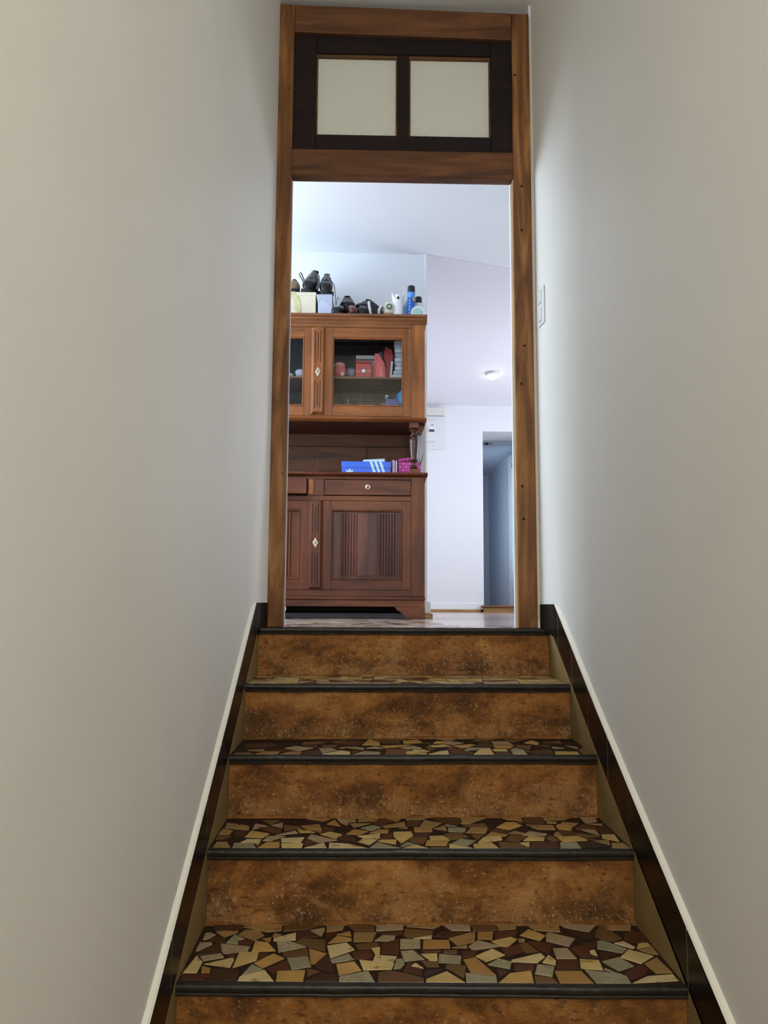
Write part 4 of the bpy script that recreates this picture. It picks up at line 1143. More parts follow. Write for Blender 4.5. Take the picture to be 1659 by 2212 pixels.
# ================================================================== THINGS ON TOP (top of cornice z = 1.7515)
ZT = 1.7516
def thing(name, loc, label, cat, group=None, rz=0): return empty(name, loc, label, cat, group, None, rz)
def loft(rings):
    n = len(rings[0]); b = MB(); vs = [p for r in rings for p in r]; fs = []
    for i in range(len(rings)-1):
        for k in range(n): fs.append((i*n+k, i*n+(k+1) % n, (i+1)*n+(k+1) % n, (i+1)*n+k))
    fs.append(tuple(reversed(range(n)))); fs.append(tuple((len(rings)-1)*n+k for k in range(n)))
    return b.add(vs, fs)
def shoe(name, label, loc, rot, leather, sole, L=0.27, W=0.095, H=0.085, laces=None, sole_h=0.016, loop=0):
    """toe towards local -y, sole on local z=0"""
    t = empty(name, loc, label, 'shoe'); t.rotation_euler = rot
    #   y, half width, top height, shoulder
    pr = [(0.0, .16, .22), (.03, .34, .36), (.09, .45, .47), (.18, .50, .52), (.30, .50, .60), (.42, .46, .76), (.54, .41, .92), (.62, .38, 1.0), (.74, .37, .90), (.88, .36, .90), (.96, .30, .96), (1.0, .20, .92)]
    rings = []
    for y, wd, hh in pr:
        ring = []; n = 14
        for k in range(n):
            a = 2*math.pi*k/n; cx, sz = math.cos(a), math.sin(a)
            e = 0.75
            X = math.copysign(abs(cx)**e, cx)*wd*W; Z = sole_h+(H*hh)*(0.5+0.5*math.copysign(abs(sz)**e, sz))
            if y > .58 and sz > 0: X *= (1-0.35*sz)
            ring.append((X, (y-0.5)*L, Z))
        rings.append(ring)
    loft(rings).build('upper', leather, t, smooth='all', sub=1)
    out = [];
    for y, wd, hh in pr: out.append((wd*W*1.06+0.001, (y-0.5)*L))
    poly = [(x, y) for x, y in out]+[(-x, y) for x, y in reversed(out)]
    MB().prism(poly, 'z', 0.0, sole_h+0.006).build('sole', sole, t, bevel=0.002)
    # foot opening
    op = []
    for k in range(14):
        a = 2*math.pi*k/14; op.append((W*0.22*math.cos(a), 0.27*L+0.17*L*math.sin(a), sole_h+H*(0.955-0.03*math.sin(a))+0.004))
    c = MB(); c.add([(x*0.8, 0.27*L+(y-0.27*L)*0.8, z-0.012) for x, y, z in op]+op, [tuple(reversed(range(14)))]+[(i, (i+1) % 14, 14+(i+1) % 14, 14+i) for i in range(14)])
    c.build('opening', M['hole'], t)
    if laces:
        b = MB()
        for i in range(4):
            y = (0.32+0.07*i-0.5)*L; zz = sole_h+H*(0.66+0.09*i)+0.004; ww = W*0.21
            b.tube([(-ww, y, zz-0.010), (-ww*0.5, y, zz), (0, y-0.002, zz+0.002), (ww*0.5, y+0.003, zz), (ww, y+0.004, zz-0.010)], 0.0018, 5)
        b.build('laces', laces, t, smooth='all')
    return t
blk = mat('black_leather', (13, 14, 16), 0.34, spec=0.35, bump=0.2, bscale=90, var=0.25, vscale=20)
blkf = mat('dark_fabric', (14, 14, 16), 0.8, bump=0.3, bscale=200)
sol = mat('dark_rubber', (12, 12, 13), 0.7); tanl = mat('worn_tan_suede', (132, 108, 80), 0.8, bump=0.3, bscale=120, var=0.2, vscale=20)
brl = mat('red_brown_leather', (88, 34, 24), 0.3, var=0.2, vscale=30); wsol = mat('off_white_rubber', (196, 192, 184), 0.5)
brk = mat('dark_brown_leather', (26, 20, 18), 0.38, spec=0.35, var=0.2, vscale=25)
grl = mat('grey_lace', (168, 160, 158), 0.6)

# cream taped carton
YB0 = 1.345
def carton(name, label, x0, x1, z1, d, body, lid_h, y0=YB0, tape=None):
    t = thing(name, ((x0+x1)/2, y0+d/2, ZT), label, 'box')
    par(B(x0+0.002, x1-0.002, y0+0.002, y0+d-0.002, ZT, z1-lid_h*0.4).build('box_body', body, bevel=0.0015), t)
    l = MB(); l.box(x0, x1, y0, y0+d, z1-0.003, z1).box(x0, x1, y0, y0+0.0015, z1-lid_h, z1-0.003).box(x0, x0+0.0015, y0, y0+d, z1-lid_h, z1-0.003).box(x1-0.0015, x1, y0, y0+d, z1-lid_h, z1-0.003)
    par(l.build('lid', body, bevel=0.0008), t)
    return t
crm = mat('cream_cardboard', (222, 212, 184), 0.6, var=0.05, vscale=10)
t = carton('carton', 'cream cardboard box with yellowed tape, on top of the buffet at far left', -0.66, -0.462, 1.905, 0.26, crm, 0.020)
tp = MB(); tp.prism([(-0.622, 1.9065), (-0.585, 1.9065), (-0.560, 1.860), (-0.548, 1.80), (-0.565, 1.77), (-0.585, 1.80), (-0.590, 1.85), (-0.612, 1.885)], 'y', YB0-0.0012, YB0-0.0004)
par(tp.build('tape', mat('yellowed_tape', (206, 196, 146), 0.25, var=0.12, vscale=40, bump=0.5, bscale=60)), t)
gry = mat('pale_lilac_card', (190, 196, 216), 0.5, var=0.04, vscale=6)
t = carton('carton', 'pale lilac grey cardboard box under the right black laced shoe', -0.452, -0.366, 1.893, 0.24, gry, 0.004)
par(MB().prism([(-0.437, 1.868), (-0.366, 1.815), (-0.367, 1.8175), (-0.3685, 1.887), (-0.448, 1.887), (-0.448, 1.838)][::-1], 'y', YB0-0.0002, YB0+0.0018).build('torn_flap', mat('grey_lilac_card', (178, 182, 200), 0.5)), t)
# shoes on the cartons
shoe('suede_shoe', 'worn tan suede shoe at the left end of the cream box', (-0.606, 1.480, 1.9056), (0, 0, math.radians(2)), tanl, sol, W=0.084, H=0.128)
shoe('sneaker', 'black laced sneaker standing tilted on the cream cardboard box', (-0.500, 1.480, 1.950), (math.radians(20), math.radians(8), math.radians(-5)), blk, sol, W=0.084, H=0.120, laces=grl)
s2 = shoe('sneaker', 'black laced sneaker on the lilac grey box with one lace hanging down', (-0.408, 1.480, 1.931), (math.radians(16), 0, math.radians(1)), blk, sol, W=0.082, H=0.122, laces=grl)
hl = MB().tube([(0.012, -0.040, 0.088), (0.034, -0.055, 0.082), (0.048, -0.075, 0.060), (0.053, -0.090, 0.020), (0.057, -0.128, -0.010), (0.060, -0.136, -0.040), (0.063, -0.138, -0.058)], 0.0022, 6)
hl.build('hanging_lace', blkf, s2, smooth='all')
s1 = [o for o in COL.objects if o.name == 'sneaker'][0]
MB().tube([(-0.035, -0.04, 0.06), (-0.052, -0.03, 0.085), (-0.068, -0.02, 0.112), (-0.078, -0.02, 0.110), (-0.076, -0.02, 0.096), (-0.062, -0.02, 0.078), (-0.046, -0.03, 0.058)], 0.0034, 6).build('pull_loop', blkf, s1, smooth='all')
# clear plastic bag leaning behind
bg = MB(); bo = [(-0.366, ZT), (-0.363, 1.935), (-0.346, 1.985), (-0.334, 1.975), (-0.332, 1.92), (-0.331, 1.86), (-0.330, ZT)]
bg.add([(x, 1.61+0.01*(i % 2), z) for i, (x, z) in enumerate(bo)]+[(x, 1.65, z) for x, z in bo],
       [(0, 1, 2, 3, 4, 5, 6), (13, 12, 11, 10, 9, 8, 7)]+[(i, i+7, i+8, i+1) for i in range(6)]+[(0, 6, 13, 7)])
tag(bg.build('plastic_bag', M['film'], smooth=True), 'clear crumpled plastic bag standing right of the lilac grey box', 'bag')
# heap of shoes
def rd(*a): return tuple(math.radians(v) for v in a)
shoe('leather_shoe', 'small black leather shoe lying flat right of the lilac grey box', (-0.322, 1.395, ZT), rd(0, 0, -14), blk, sol, L=0.19, W=0.072, H=0.090)
shoe('leather_shoe', 'glossy black round toed shoe on top of the shoe heap', (-0.283, 1.540, ZT+0.098), rd(10, 0, 3), blk, sol, L=0.20, W=0.094, H=0.094)
shoe('leather_shoe', 'red brown leather shoe at the bottom of the shoe heap', (-0.252, 1.362, ZT), rd(0, 0, 14), brl, sol, L=0.14, W=0.060, H=0.078)
shoe('leather_shoe', 'dark brown shoe at the bottom of the heap, right of the red brown one', (-0.188, 1.395, ZT), rd(0, 0, -2), brk, sol, L=0.18, W=0.066, H=0.092)
shoe('leather_shoe', 'dark brown shoe raised at the back of the heap, behind the sneaker', (-0.176, 1.585, ZT+0.108), rd(4, 6, -24), brk, sol, L=0.17, W=0.084, H=0.084)
shoe('sneaker', 'dark blue black sneaker standing on its side with off white sole', (-0.134, 1.410, ZT+0.051), rd(0, 80, -12), mat('midnight_fabric', (22, 24, 34), 0.7, bump=0.2, bscale=150), wsol, L=0.20, W=0.098, H=0.060, sole_h=0.008)

# white brush with grey bristles, leaning
br = thing('shoe_brush', (-0.090, 1.375, ZT), 'white curved brush leaning beside the green logo jar', 'brush')
pts = [(-0.020, 0, 0.0), (-0.019, 0, 0.03), (-0.010, 0, 0.060), (0.004, 0, 0.085), (0.014, 0, 0.092), (0.014, 0, 0.075), (0.005, 0, 0.055), (0.000, 0, 0.03), (0.001, 0, 0.0)]
MB().prism([(x, z) for x, y, z in pts], 'y', -0.016, 0.016).build('handle', M['white'], br, bevel=0.003, seg=2)
bb = MB()
for i in range(7):
    z = 0.008+i*0.0105; xx = (0.002, 0.001, 0.001, 0.004, 0.006, 0.011, 0.014)[i]
    bb.box(xx, xx+0.008, -0.012, 0.012, z, z+0.006)
bb.build('bristles', mat('grey_bristle', (110, 112, 108), 0.8), br)
# jar with green round emblem
jr = thing('shoe_polish_jar', (-0.035, 1.385, ZT), 'cream jar with a round dark green emblem, left of the air freshener', 'jar')
MB().lathe([(0.030, 0.0), (0.032, 0.003), (0.032, 0.088), (0.030, 0.094), (0.022, 0.100), (0.022, 0.106), (0.020, 0.108)], (0, 0, 0), 28).build('jar_body', mat('cream_plastic', (222, 216, 198), 0.35), jr, smooth=True)
MB().lathe([(0.0328, 0.004), (0.0328, 0.040)], (0, 0, 0), 28).build('jar_label', mat('brownish_label', (176, 150, 118), 0.5, var=0.25, vscale=60), jr, smooth=True)
e = MB(); e.lathe([(0.0175, -0.034), (0.0175, -0.0300)], (0.004, 0, 0.075), 24, 'y'); e.build('emblem_disc', mat('emblem_green', (38, 84, 50), 0.4), jr)
e = MB(); e.lathe([(0.0095, -0.0352), (0.0095, -0.034)], (0.004, 0, 0.075), 20, 'y'); e.build('emblem_centre', mat('emblem_white', (220, 226, 214), 0.4), jr)
e = MB(); e.prism([(0.000, 0.069), (0.002, 0.069), (0.002, 0.079), (0.000, 0.079)], 'y', -0.0362, -0.0352).prism([(0.004, 0.069), (0.006, 0.069), (0.006, 0.081), (0.004, 0.081)], 'y', -0.0362, -0.0352).prism([(0.008, 0.071), (0.0098, 0.071), (0.0098, 0.078), (0.008, 0.078)], 'y', -0.0362, -0.0352)
e.build('emblem_mark', mat('emblem_dark_green', (40, 90, 52), 0.4), jr)
# air freshener: waisted tube with a deep V cut in front
af = thing('air_freshener', (0.021, 1.385, ZT), 'white two horned automatic air freshener on the buffet top', 'air freshener')
n = 40; rows = 10; vs = []; fs = []
def top_h(a):
    d = abs((a+math.pi/2+math.pi) % (2*math.pi)-math.pi)      # 0 at the front
    return 0.118+0.062*min(1, (d/1.45))**1.6 if d < 1.45 else 0.180-0.045*min(1, (d-1.45)/0.9)
for inner in (0, 1):
    for j in range(rows+1):
        for k in range(n):
            a = 2*math.pi*k/n; hh = top_h(a)*j/rows; r = 0.034-0.004*math.sin(math.pi*min(1, hh/0.12))+(0.004*max(0, hh-0.10)/0.08)-(0.003 if inner else 0)
            vs.append((r*math.cos(a), r*math.sin(a)*0.8, hh))
N1_ = (rows+1)*n
for j in range(rows):
    for k in range(n):
        a, b_ = j*n+k, j*n+(k+1) % n; fs.append((a, b_, b_+n, a+n)); fs.append((N1_+a, N1_+a+n, N1_+b_+n, N1_+b_))
for k in range(n):
    k2 = (k+1) % n; fs.append((rows*n+k, rows*n+k2, N1_+rows*n+k2, N1_+rows*n+k)); fs.append((k, N1_+k, N1_+k2, k2))
MB().add(vs, fs).build('shell', mat('pearl_white_plastic', (238, 238, 240), 0.25), af, smooth=True)
MB().lathe([(0.031, 0.002), (0.0272, 0.06), (0.0275, 0.125), (0.026, 0.15), (0.018, 0.158)], (0, 0, 0), 30, sy=0.8).build('inner_can_cover', M['white'], af, smooth=True)
MB().lathe([(0.0058, -0.0300), (0.0058, -0.018)], (0, 0, 0.133), 16, 'y', sy=1.2).build('nozzle', M['hole'], af)
# blue spray cans
lb = thing('spray_can', (0.070, 1.44, ZT), 'pale blue spray can half hidden behind the dark blue can', 'spray can')
MB().lathe([(0.020, 0), (0.021, 0.003), (0.021, 0.105), (0.018, 0.113), (0.012, 0.117)], (0, 0, 0), 24).build('can_body', mat('pale_blue_can', (130, 182, 224), 0.3), lb, smooth=True)
MB().lathe([(0.015, 0.114), (0.016, 0.116), (0.016, 0.140), (0.013, 0.144)], (0, 0, 0), 24).build('cap', mat('translucent_cap', (206, 228, 228), 0.3), lb, smooth=True)
db = thing('spray_can', (0.100, 1.385, ZT), 'tall blue spray can with black cap and yellow lettering', 'spray can')
MB().lathe([(0.022, 0), (0.0232, 0.003), (0.0232, 0.170), (0.021, 0.175)], (0, 0, 0), 30).build('can_body', mat('mid_blue_can', (38, 98, 186), 0.3, var=0.15, vscale=30), db, smooth=True)
MB().lathe([(0.0234, 0.140), (0.0234, 0.1705)], (0, 0, 0), 30).build('can_band', mat('sky_blue_band', (92, 150, 222), 0.3), db, smooth=True)
MB().lathe([(0.0222, 0.1735), (0.0226, 0.176), (0.0222, 0.207), (0.0195, 0.213), (0.012, 0.2145)], (0, 0, 0), 30).build('cap', M['black'], db, smooth=True)
# dark swoosh behind the letters, then the letters Ra wrapped on the can
def wrap(pts, r, dz=0): return [(r*math.sin(x/r), -r*math.cos(x/r), z+dz) for x, z in pts]
sw_ = MB(); pp = [(0.000, 0.115), (0.028, 0.100), (0.028, 0.150), (0.014, 0.155), (0.002, 0.150)]
a_ = wrap(pp, 0.0236); b_ = wrap(pp, 0.0230); sw_.add(a_+b_, [(0, 1, 2, 3, 4), (9, 8, 7, 6, 5)]+[(i, (i+1) % 5, 5+(i+1) % 5, 5+i) for i in range(5)])
sw_.build('dark_label', mat('navy_label', (16, 22, 62), 0.3), db)
tc_ = bpy.data.curves.new('lettering', 'FONT'); tc_.body = 'Ra'; tc_.size = 0.036; tc_.extrude = 0.0; tc_.shear = 0.15; tc_.offset = 0.0006
to = bpy.data.objects.new('tmp', tc_); COL.objects.link(to); bpy.context.view_layer.update()
me = bpy.data.meshes.new_from_object(to); bpy.data.objects.remove(to)
for v in me.vertices:
    x, z = v.co.x*0.62+0.006, v.co.y+0.117; r = 0.0240
    v.co = (r*math.sin(x/r), -r*math.cos(x/r), z)
me.materials.clear(); me.materials.append(mat('yellow_lettering', (236, 220, 70), 0.4))
lo = bpy.data.objects.new('lettering', me); COL.objects.link(lo); lo.parent = db
vs_ = MB()
for i in range(6): vs_.add(wrap([(-0.014, 0.02+i*0.019), (-0.010, 0.02+i*0.019), (-0.010, 0.030+i*0.019), (-0.014, 0.030+i*0.019)], 0.0235), [(0, 1, 2, 3)])
vs_.build('small_print', mat('pale_print', (176, 198, 214), 0.4), db)
wc = thing('spray_can', (0.146, 1.435, ZT), 'white spray can with black cap behind the round tin', 'spray can')
MB().lathe([(0.0205, 0), (0.0215, 0.003), (0.0215, 0.118), (0.0195, 0.127), (0.012, 0.131)], (0, 0, 0), 28).build('can_body', mat('white_can', (222, 224, 226), 0.3, var=0.08, vscale=40), wc, smooth=True)
MB().lathe([(0.0200, 0.131), (0.0206, 0.133), (0.0204, 0.160), (0.018, 0.166), (0.010, 0.168)], (0, 0, 0), 28).build('cap', M['black'], wc, smooth=True)
tn = thing('round_tin', (0.139, 1.365, ZT+0.042), 'small white round tin standing on edge with mint green lid centre', 'tin')
MB().lathe([(0.0395, -0.010), (0.0420, -0.007), (0.0420, 0.010), (0.0395, 0.013)], (0, 0, 0), 32, 'y').build('tin_body', mat('white_enamel', (228, 236, 232), 0.3), tn, smooth=True)
MB().lathe([(0.0230, -0.0125), (0.0235, -0.010)], (-0.003, 0, 0), 28, 'y').build('mint_disc', mat('mint_green', (160, 212, 194), 0.4), tn)
rg_ = MB(); rr = [(0.0265+0.0011*math.cos(a)*1.0, -0.0108) for a in (0,)]
rg_.tube([(-0.003+0.0280*math.cos(a), -0.0108, 0.0280*math.sin(a)) for a in [i*math.pi/12 for i in range(25)]], 0.0010, 5); rg_.build('green_ring', mat('dull_green', (120, 160, 150), 0.4), tn)
# small white dispenser at the right end
bt = thing('dispenser', (0.165, 1.40, ZT), 'small clear white bottle with faint print at the right end', 'bottle')
MB().lathe([(0.013, 0), (0.014, 0.002), (0.014, 0.060), (0.010, 0.068), (0.007, 0.070), (0.007, 0.078)], (0, 0, 0), 20).build('bottle_body', mat('milky_plastic', (224, 230, 234), 0.3), bt, smooth=True)

# ================================================================== THINGS INSIDE THE UPPER CABINET
ZS1 = 1.4022; ZS0 = 1.1682
pk = mat('dusty_pink_fabric', (206, 110, 104), 0.8, bump=0.3, bscale=60, var=0.15, vscale=30)
p = thing('pouch', (-0.318, 1.43, ZS1), 'pink and red folded pouch at the left end of the glazed shelf', 'pouch')
MB().blob((0, 0, 0.045), (0.040, 0.04, 0.045), 14, 9, 0.02, 4, flat=-0.045).build('pouch_body', pk, p, smooth='all')
MB().blob((-0.004, -0.004, 0.085), (0.036, 0.036, 0.020), 14, 7, 0.02, 5).build('folded_flap', mat('pale_rose_fabric', (214, 150, 146), 0.8), p, smooth='all')
MB().blob((0.014, -0.034, 0.026), (0.013, 0.008, 0.014), 12, 7).build('button_tab', mat('pale_pink_tab', (226, 190, 188), 0.6), p, smooth='all')
gp = mat('grey_crumpled_fabric', (116, 112, 122), 0.8, bump=0.6, bscale=45, var=0.25, vscale=30)
tag(MB().blob((-0.250, 1.42, ZS1+0.036), (0.032, 0.035, 0.036), 16, 10, 0.10, 8, flat=-0.036).build('crumpled_bag', gp, smooth='all'), 'small crumpled grey bag between pink pouch and red tin', 'bag')
tt = thing('gift_tin', (-0.180, 1.42, ZS1), 'red tin box with silver round emblem and pale stripe', 'tin')
red = mat('red_enamel', (178, 44, 34), 0.35, var=0.1, vscale=20)
MB().box(-0.046, 0.046, -0.035, 0.035, 0, 0.090).build('tin_body', red, tt, bevel=0.004, seg=2)
MB().box(-0.048, 0.048, -0.037, 0.037, 0.0905, 0.104).build('lid', mat('dark_red_enamel', (142, 34, 28), 0.35), tt, bevel=0.004, seg=2)
MB().box(-0.044, -0.020, -0.0362, -0.0350, 0.040, 0.0425).box(0.020, 0.044, -0.0362, -0.0350, 0.040, 0.0425).build('pale_stripe', mat('pale_stripe', (226, 190, 180), 0.4), tt)
em = MB(); em.lathe([(0.0185, -0.0372), (0.0185, -0.0350)], (0, 0, 0.043), 22, 'y'); em.build('emblem_disc', mat('emblem_maroon', (110, 60, 56), 0.4), tt)
st = []
for i in range(10):
    a = math.pi/2+i*math.pi/5; r = 0.016 if i % 2 == 0 else 0.0070; st.append((r*math.cos(a), 0.043+r*math.sin(a)))
MB().prism(st, 'y', -0.0385, -0.0372).build('emblem_star', mat('silver_paint', (206, 204, 204), 0.3, metal=0.5), tt)
gb = thing('storage_box', (-0.165, 1.53, ZS1), 'grey white cardboard box with lid behind the red tin', 'box')
MB().box(-0.060, 0.060, -0.055, 0.055, 0, 0.135).build('box_body', mat('grey_card', (158, 158, 160), 0.6, var=0.06, vscale=20), gb, bevel=0.002)
MB().box(-0.062, 0.062, -0.057, 0.057, 0.142, 0.166).build('lid', mat('pale_grey_card', (176, 176, 178), 0.6), gb, bevel=0.003)
MB().box(-0.059, 0.059, -0.054, 0.054, 0.1355, 0.1415).build('lid_gap', M['innerdark'], gb)
MB().box(-0.001, 0.001, -0.0565, -0.0555, 0.08, 0.134).build('seam', M['innerdark'], gb)
# pink paper bag with folds
pb = thing('paper_bag', (-0.085, 1.44, ZS1), 'salmon pink folded paper bag standing on the glazed shelf', 'bag')
spk = mat('salmon_paper', (226, 110, 108), 0.7, var=0.08, vscale=25)
MB().add([(-0.042, -0.012, 0), (-0.030, -0.024, 0.0), (0.034, -0.020, 0), (0.040, 0, 0), (-0.028, -0.010, 0.165), (-0.008, -0.020, 0.160), (0.006, -0.022, 0.130), (0.030, -0.012, 0.105), (-0.036, 0.014, 0), (0.036, 0.014, 0), (-0.024, 0.008, 0.168), (0.030, 0.008, 0.11)],
         [(0, 1, 5, 4), (1, 2, 7, 6, 5), (2, 3, 7), (8, 9, 3, 2, 1, 0), (8, 10, 11, 9), (0, 4, 10, 8), (3, 9, 11, 7), (4, 5, 6, 7, 11, 10)]).build('bag_body', spk, pb)
MB().add([(-0.004, -0.0245, 0.0), (0.022, -0.0235, 0.0), (0.006, -0.0245, 0.09), (-0.004, -0.0215, 0.0), (0.022, -0.0205, 0.0), (0.006, -0.0215, 0.09)], [(0, 1, 2), (5, 4, 3), (0, 3, 4, 1), (1, 4, 5, 2), (2, 5, 3, 0)]).build('bag_fold', mat('light_salmon_paper', (238, 140, 136), 0.7), pb)
rb = thing('gift_bag', (-0.045, 1.50, ZS1), 'dark red bag standing behind the salmon pink bag', 'bag')
MB().prism([(-0.020, 0), (0.012, 0), (0.036, 0.10), (0.044, 0.165), (0.036, 0.205), (0.010, 0.218), (-0.010, 0.205), (-0.018, 0.17), (0.0, 0.10)], 'y', -0.02, 0.02).build('bag_body', mat('dull_crimson_paper', (166, 48, 52), 0.6, var=0.1, vscale=30), rb, bevel=0.005, seg=2)
def leaf(name, label, x, y, w_, h_, tilt, m, th=0.003, cat='folder', group=None):
    o = MB().prism([(-w_/2, 0), (w_/2, 0), (w_/2+tilt, h_), (-w_/2+tilt, h_)], 'y', 0, th).build(name, m, bevel=0.0006)
    o.location = (x, y, ZS1); return tag(o, label, cat, group)
dkf = mat('dark_folder', (44, 42, 46), 0.5); gyf = mat('grey_folder', (120, 118, 120), 0.5); wf_ = mat('white_paper', (218, 220, 224), 0.6)
leaf('folder', 'thin grey folder leaning behind the salmon pink bag', -0.090, 1.560, 0.022, 0.215, 0.012, gyf)
leaf('folder', 'thin dark folder leaning left of the dark red bag', -0.071, 1.550, 0.018, 0.245, 0.014, dkf)
leaf('folder', 'pale edged folder leaning between dark folder and red bag', -0.048, 1.556, 0.010, 0.245, 0.006, wf_)
leaf('notebook', 'white notebook standing between red bag and paper pile', -0.020, 1.470, 0.012, 0.130, 0.010, wf_, th=0.03, cat='notebook')
# white pile of folded cloths: each one its own thing
wcl = mat('bluish_white_cotton', (214, 222, 232), 0.8, bump=0.5, bscale=35, var=0.06, vscale=25)
wcl2 = mat('grey_white_cotton', (186, 196, 210), 0.8, bump=0.5, bscale=35, var=0.08, vscale=25)
z = ZS1; rg2 = random.Random(5); names_ = ['lowest', 'second lowest', 'third lowest', 'fourth lowest', 'fifth lowest', 'sixth lowest', 'third from the top', 'second from the top', 'topmost']
for i in range(9):
    h_ = (0.030, 0.026, 0.024, 0.028, 0.024, 0.026, 0.025, 0.026, 0.024)[i]; xl = (-0.018, -0.004, 0.006, 0.010, 0.004, 0.010, 0.004, 0.006, 0.0)[i]
    b = MB(); pr = []
    xr = 0.135
    for q in range(7):
        a = math.pi/2+math.pi*q/6; pr.append((xl+0.012+0.012*math.cos(a), z+h_/2+(h_/2-0.001)*math.sin(a)))
    pr = pr+[(xr, z+0.001), (xr, z+h_-0.001)]
    b.prism(pr, 'y', 1.40+rg2.uniform(0, .01), 1.58)
    tag(b.build('folded_cloth', wcl if i % 2 == 0 else wcl2, bevel=0.003, seg=2, smooth=True), 'white folded cloth behind the right glass, %s of its pile' % names_[i], 'cloth', 'folded white cloths in the pile')
    z += h_+0.0005
# lower compartment
bx = thing('storage_box', (0.005, 1.42, ZS0), 'deep blue cardboard box behind the lower right glass', 'box')
MB().box(-0.055, 0.060, -0.035, 0.035, 0, 0.094).build('box_body', mat('deep_blue_card', (36, 44, 150), 0.4), bx, bevel=0.002)
MB().box(-0.053, 0.058, -0.033, 0.033, 0.0945, 0.112).build('lid', mat('navy_card', (44, 40, 128), 0.4), bx, bevel=0.002)
MB().box(-0.054, 0.059, -0.0362, -0.035, 0.0895, 0.0925).build('pale_edge', mat('pale_edge', (120, 126, 196), 0.4), bx)
bl = MB(); bl.blob((0.052, 1.375, ZS0+0.115), (0.034, 0.018, 0.048), 16, 10, 0.03, 3); tag(bl.build('balloon_bag', mat('cyan_plastic', (30, 160, 226), 0.4), smooth='all'), 'bright cyan plastic bundle at the lower right of the glass', 'bag')
gt = MB().prism([(-0.030, 0), (0.040, 0), (0.040, 0.145), (0.020, 0.172), (-0.010, 0.168), (-0.022, 0.12)], 'y', 0, 0.05).build('cloth_bundle', mat('grey_violet_print', (92, 88, 118), 0.7, var=0.45, vscale=70), bevel=0.006, seg=2)
gt.location = (0.022, 1.49, ZS0); tag(gt, 'grey violet patterned bundle above the deep blue box', 'bundle')
gm = MB().blob((-0.055, 1.455, ZS0+0.055), (0.030, 0.02, 0.055), 14, 9, 0.06, 6, flat=-0.055); tag(gm.build('grey_cloth', mat('dull_grey_cloth', (98, 100, 104), 0.8), smooth='all'), 'dull grey cloth left of the deep blue box', 'cloth')
sv = MB().blob((-0.040, 1.43, ZS0+0.165-0.03), (0.016, 0.012, 0.012), 8, 6, 0.2, 9).tube([(-0.040, 1.43, ZS0+0.100), (-0.040, 1.43, ZS0+0.135)], 0.006, 8)
tag(sv.build('metal_ornament', mat('polished_silver', (215, 215, 215), 0.2, metal=1)), 'little silver ornament on the grey cloth behind the lower glass', 'ornament')
tw = MB().tube([(-0.255, 1.46, ZS0+0.002), (-0.265, 1.445, ZS0+0.050), (-0.272, 1.43, ZS0+0.118)], 0.0014, 6)
tag(tw.build('stick', mat('bone_white', (206, 200, 184), 0.5), smooth='all'), 'thin pale stick leaning inside the lower glazed compartment', 'stick')
# left door: pale objects on the shelf
for i, (x, y, rx, rz, lab) in enumerate([(-0.555, 1.42, 0.030, 0.030, 'pale lilac rolled cloth leaning behind the left glass'), (-0.590, 1.43, 0.028, 0.022, 'dark grey rolled cloth behind the left glass'), (-0.625, 1.40, 0.035, 0.014, 'flat white cloth on the shelf behind the left glass')]):
    b = MB().blob((x, y, ZS1+rz), (rx, 0.03, rz), 14, 9, 0.05, 20+i, flat=-rz)
    tag(b.build('rolled_cloth', [mat('lilac_white', (206, 206, 226), 0.7), mat('charcoal_cloth', (58, 60, 70), 0.8), wf_][i], smooth='all'), lab, 'cloth')

# ================================================================== THINGS IN THE NICHE (worktop z = 0.8262)
ZW = 0.8264
sb = thing('shoebox', (-0.159, 1.42, ZW), 'bright blue shoebox with three white stripes and white leaf emblem', 'box')
blu = mat('bright_blue_card', (24, 98, 226), 0.4)
MB().box(-0.140, 0.140, -0.058, 0.10, 0, 0.048).build('box_body', blu, sb, bevel=0.001)
MB().box(-0.1425, 0.1425, -0.0605, 0.1025, 0.040, 0.076).build('lid', blu, sb, bevel=0.0012)
stp_ = MB(); wht = mat('pale_cyan_print', (196, 232, 238), 0.5)
for i in range(3):
    x0 = 0.018+i*0.027
    stp_.prism([(x0, 0.0762), (x0+0.016, 0.0762), (x0+0.0285, 0.040), (x0+0.0125, 0.040)], 'y', -0.0611, -0.0605)
    stp_.prism([(x0+0.0125, 0.0398), (x0+0.0285, 0.0398), (x0+0.041, 0.003), (x0+0.025, 0.003)], 'y', -0.0586, -0.0580)
stp_.build('stripes', wht, sb)
lf_ = MB()
for a in (-48, 0, 48):
    r = math.radians(a); pts = []
    for u, v in ((0, 0), (0.0058, 0.010), (0.0050, 0.020), (0, 0.029), (-0.0050, 0.020), (-0.0058, 0.010)):
        pts.append((-0.095+u*math.cos(r)+v*math.sin(r), 0.007-u*math.sin(r)+v*math.cos(r)))
    lf_.prism(pts, 'y', -0.0588-abs(a)*0.000004, -0.0580)
for sx_ in (-1, 1):
    lf_.prism([(-0.095+sx_*0.004, 0.006), (-0.095+sx_*0.022, 0.011), (-0.095+sx_*0.018, 0.004), (-0.095+sx_*0.006, 0.002)], 'y', -0.0586, -0.0580)
lf_.build('leaf_emblem', wht, sb)
pa = MB().hexa([(-0.178, 1.365, ZW+0.0768), (-0.055, 1.365, ZW+0.0768), (-0.050, 1.40, ZW+0.079), (-0.176, 1.40, ZW+0.079)], [(-0.178, 1.365, ZW+0.0860), (-0.055, 1.365, ZW+0.0900), (-0.050, 1.40, ZW+0.102), (-0.172, 1.40, ZW+0.094)])
tag(pa.build('paper_card', mat('pale_mint_paper', (196, 226, 232), 0.5), bevel=0.001), 'pale mint white card lying on the blue shoebox lid', 'paper')
cl = [(150, 120, 128), (216, 200, 210), (120, 96, 124), (208, 196, 214)]
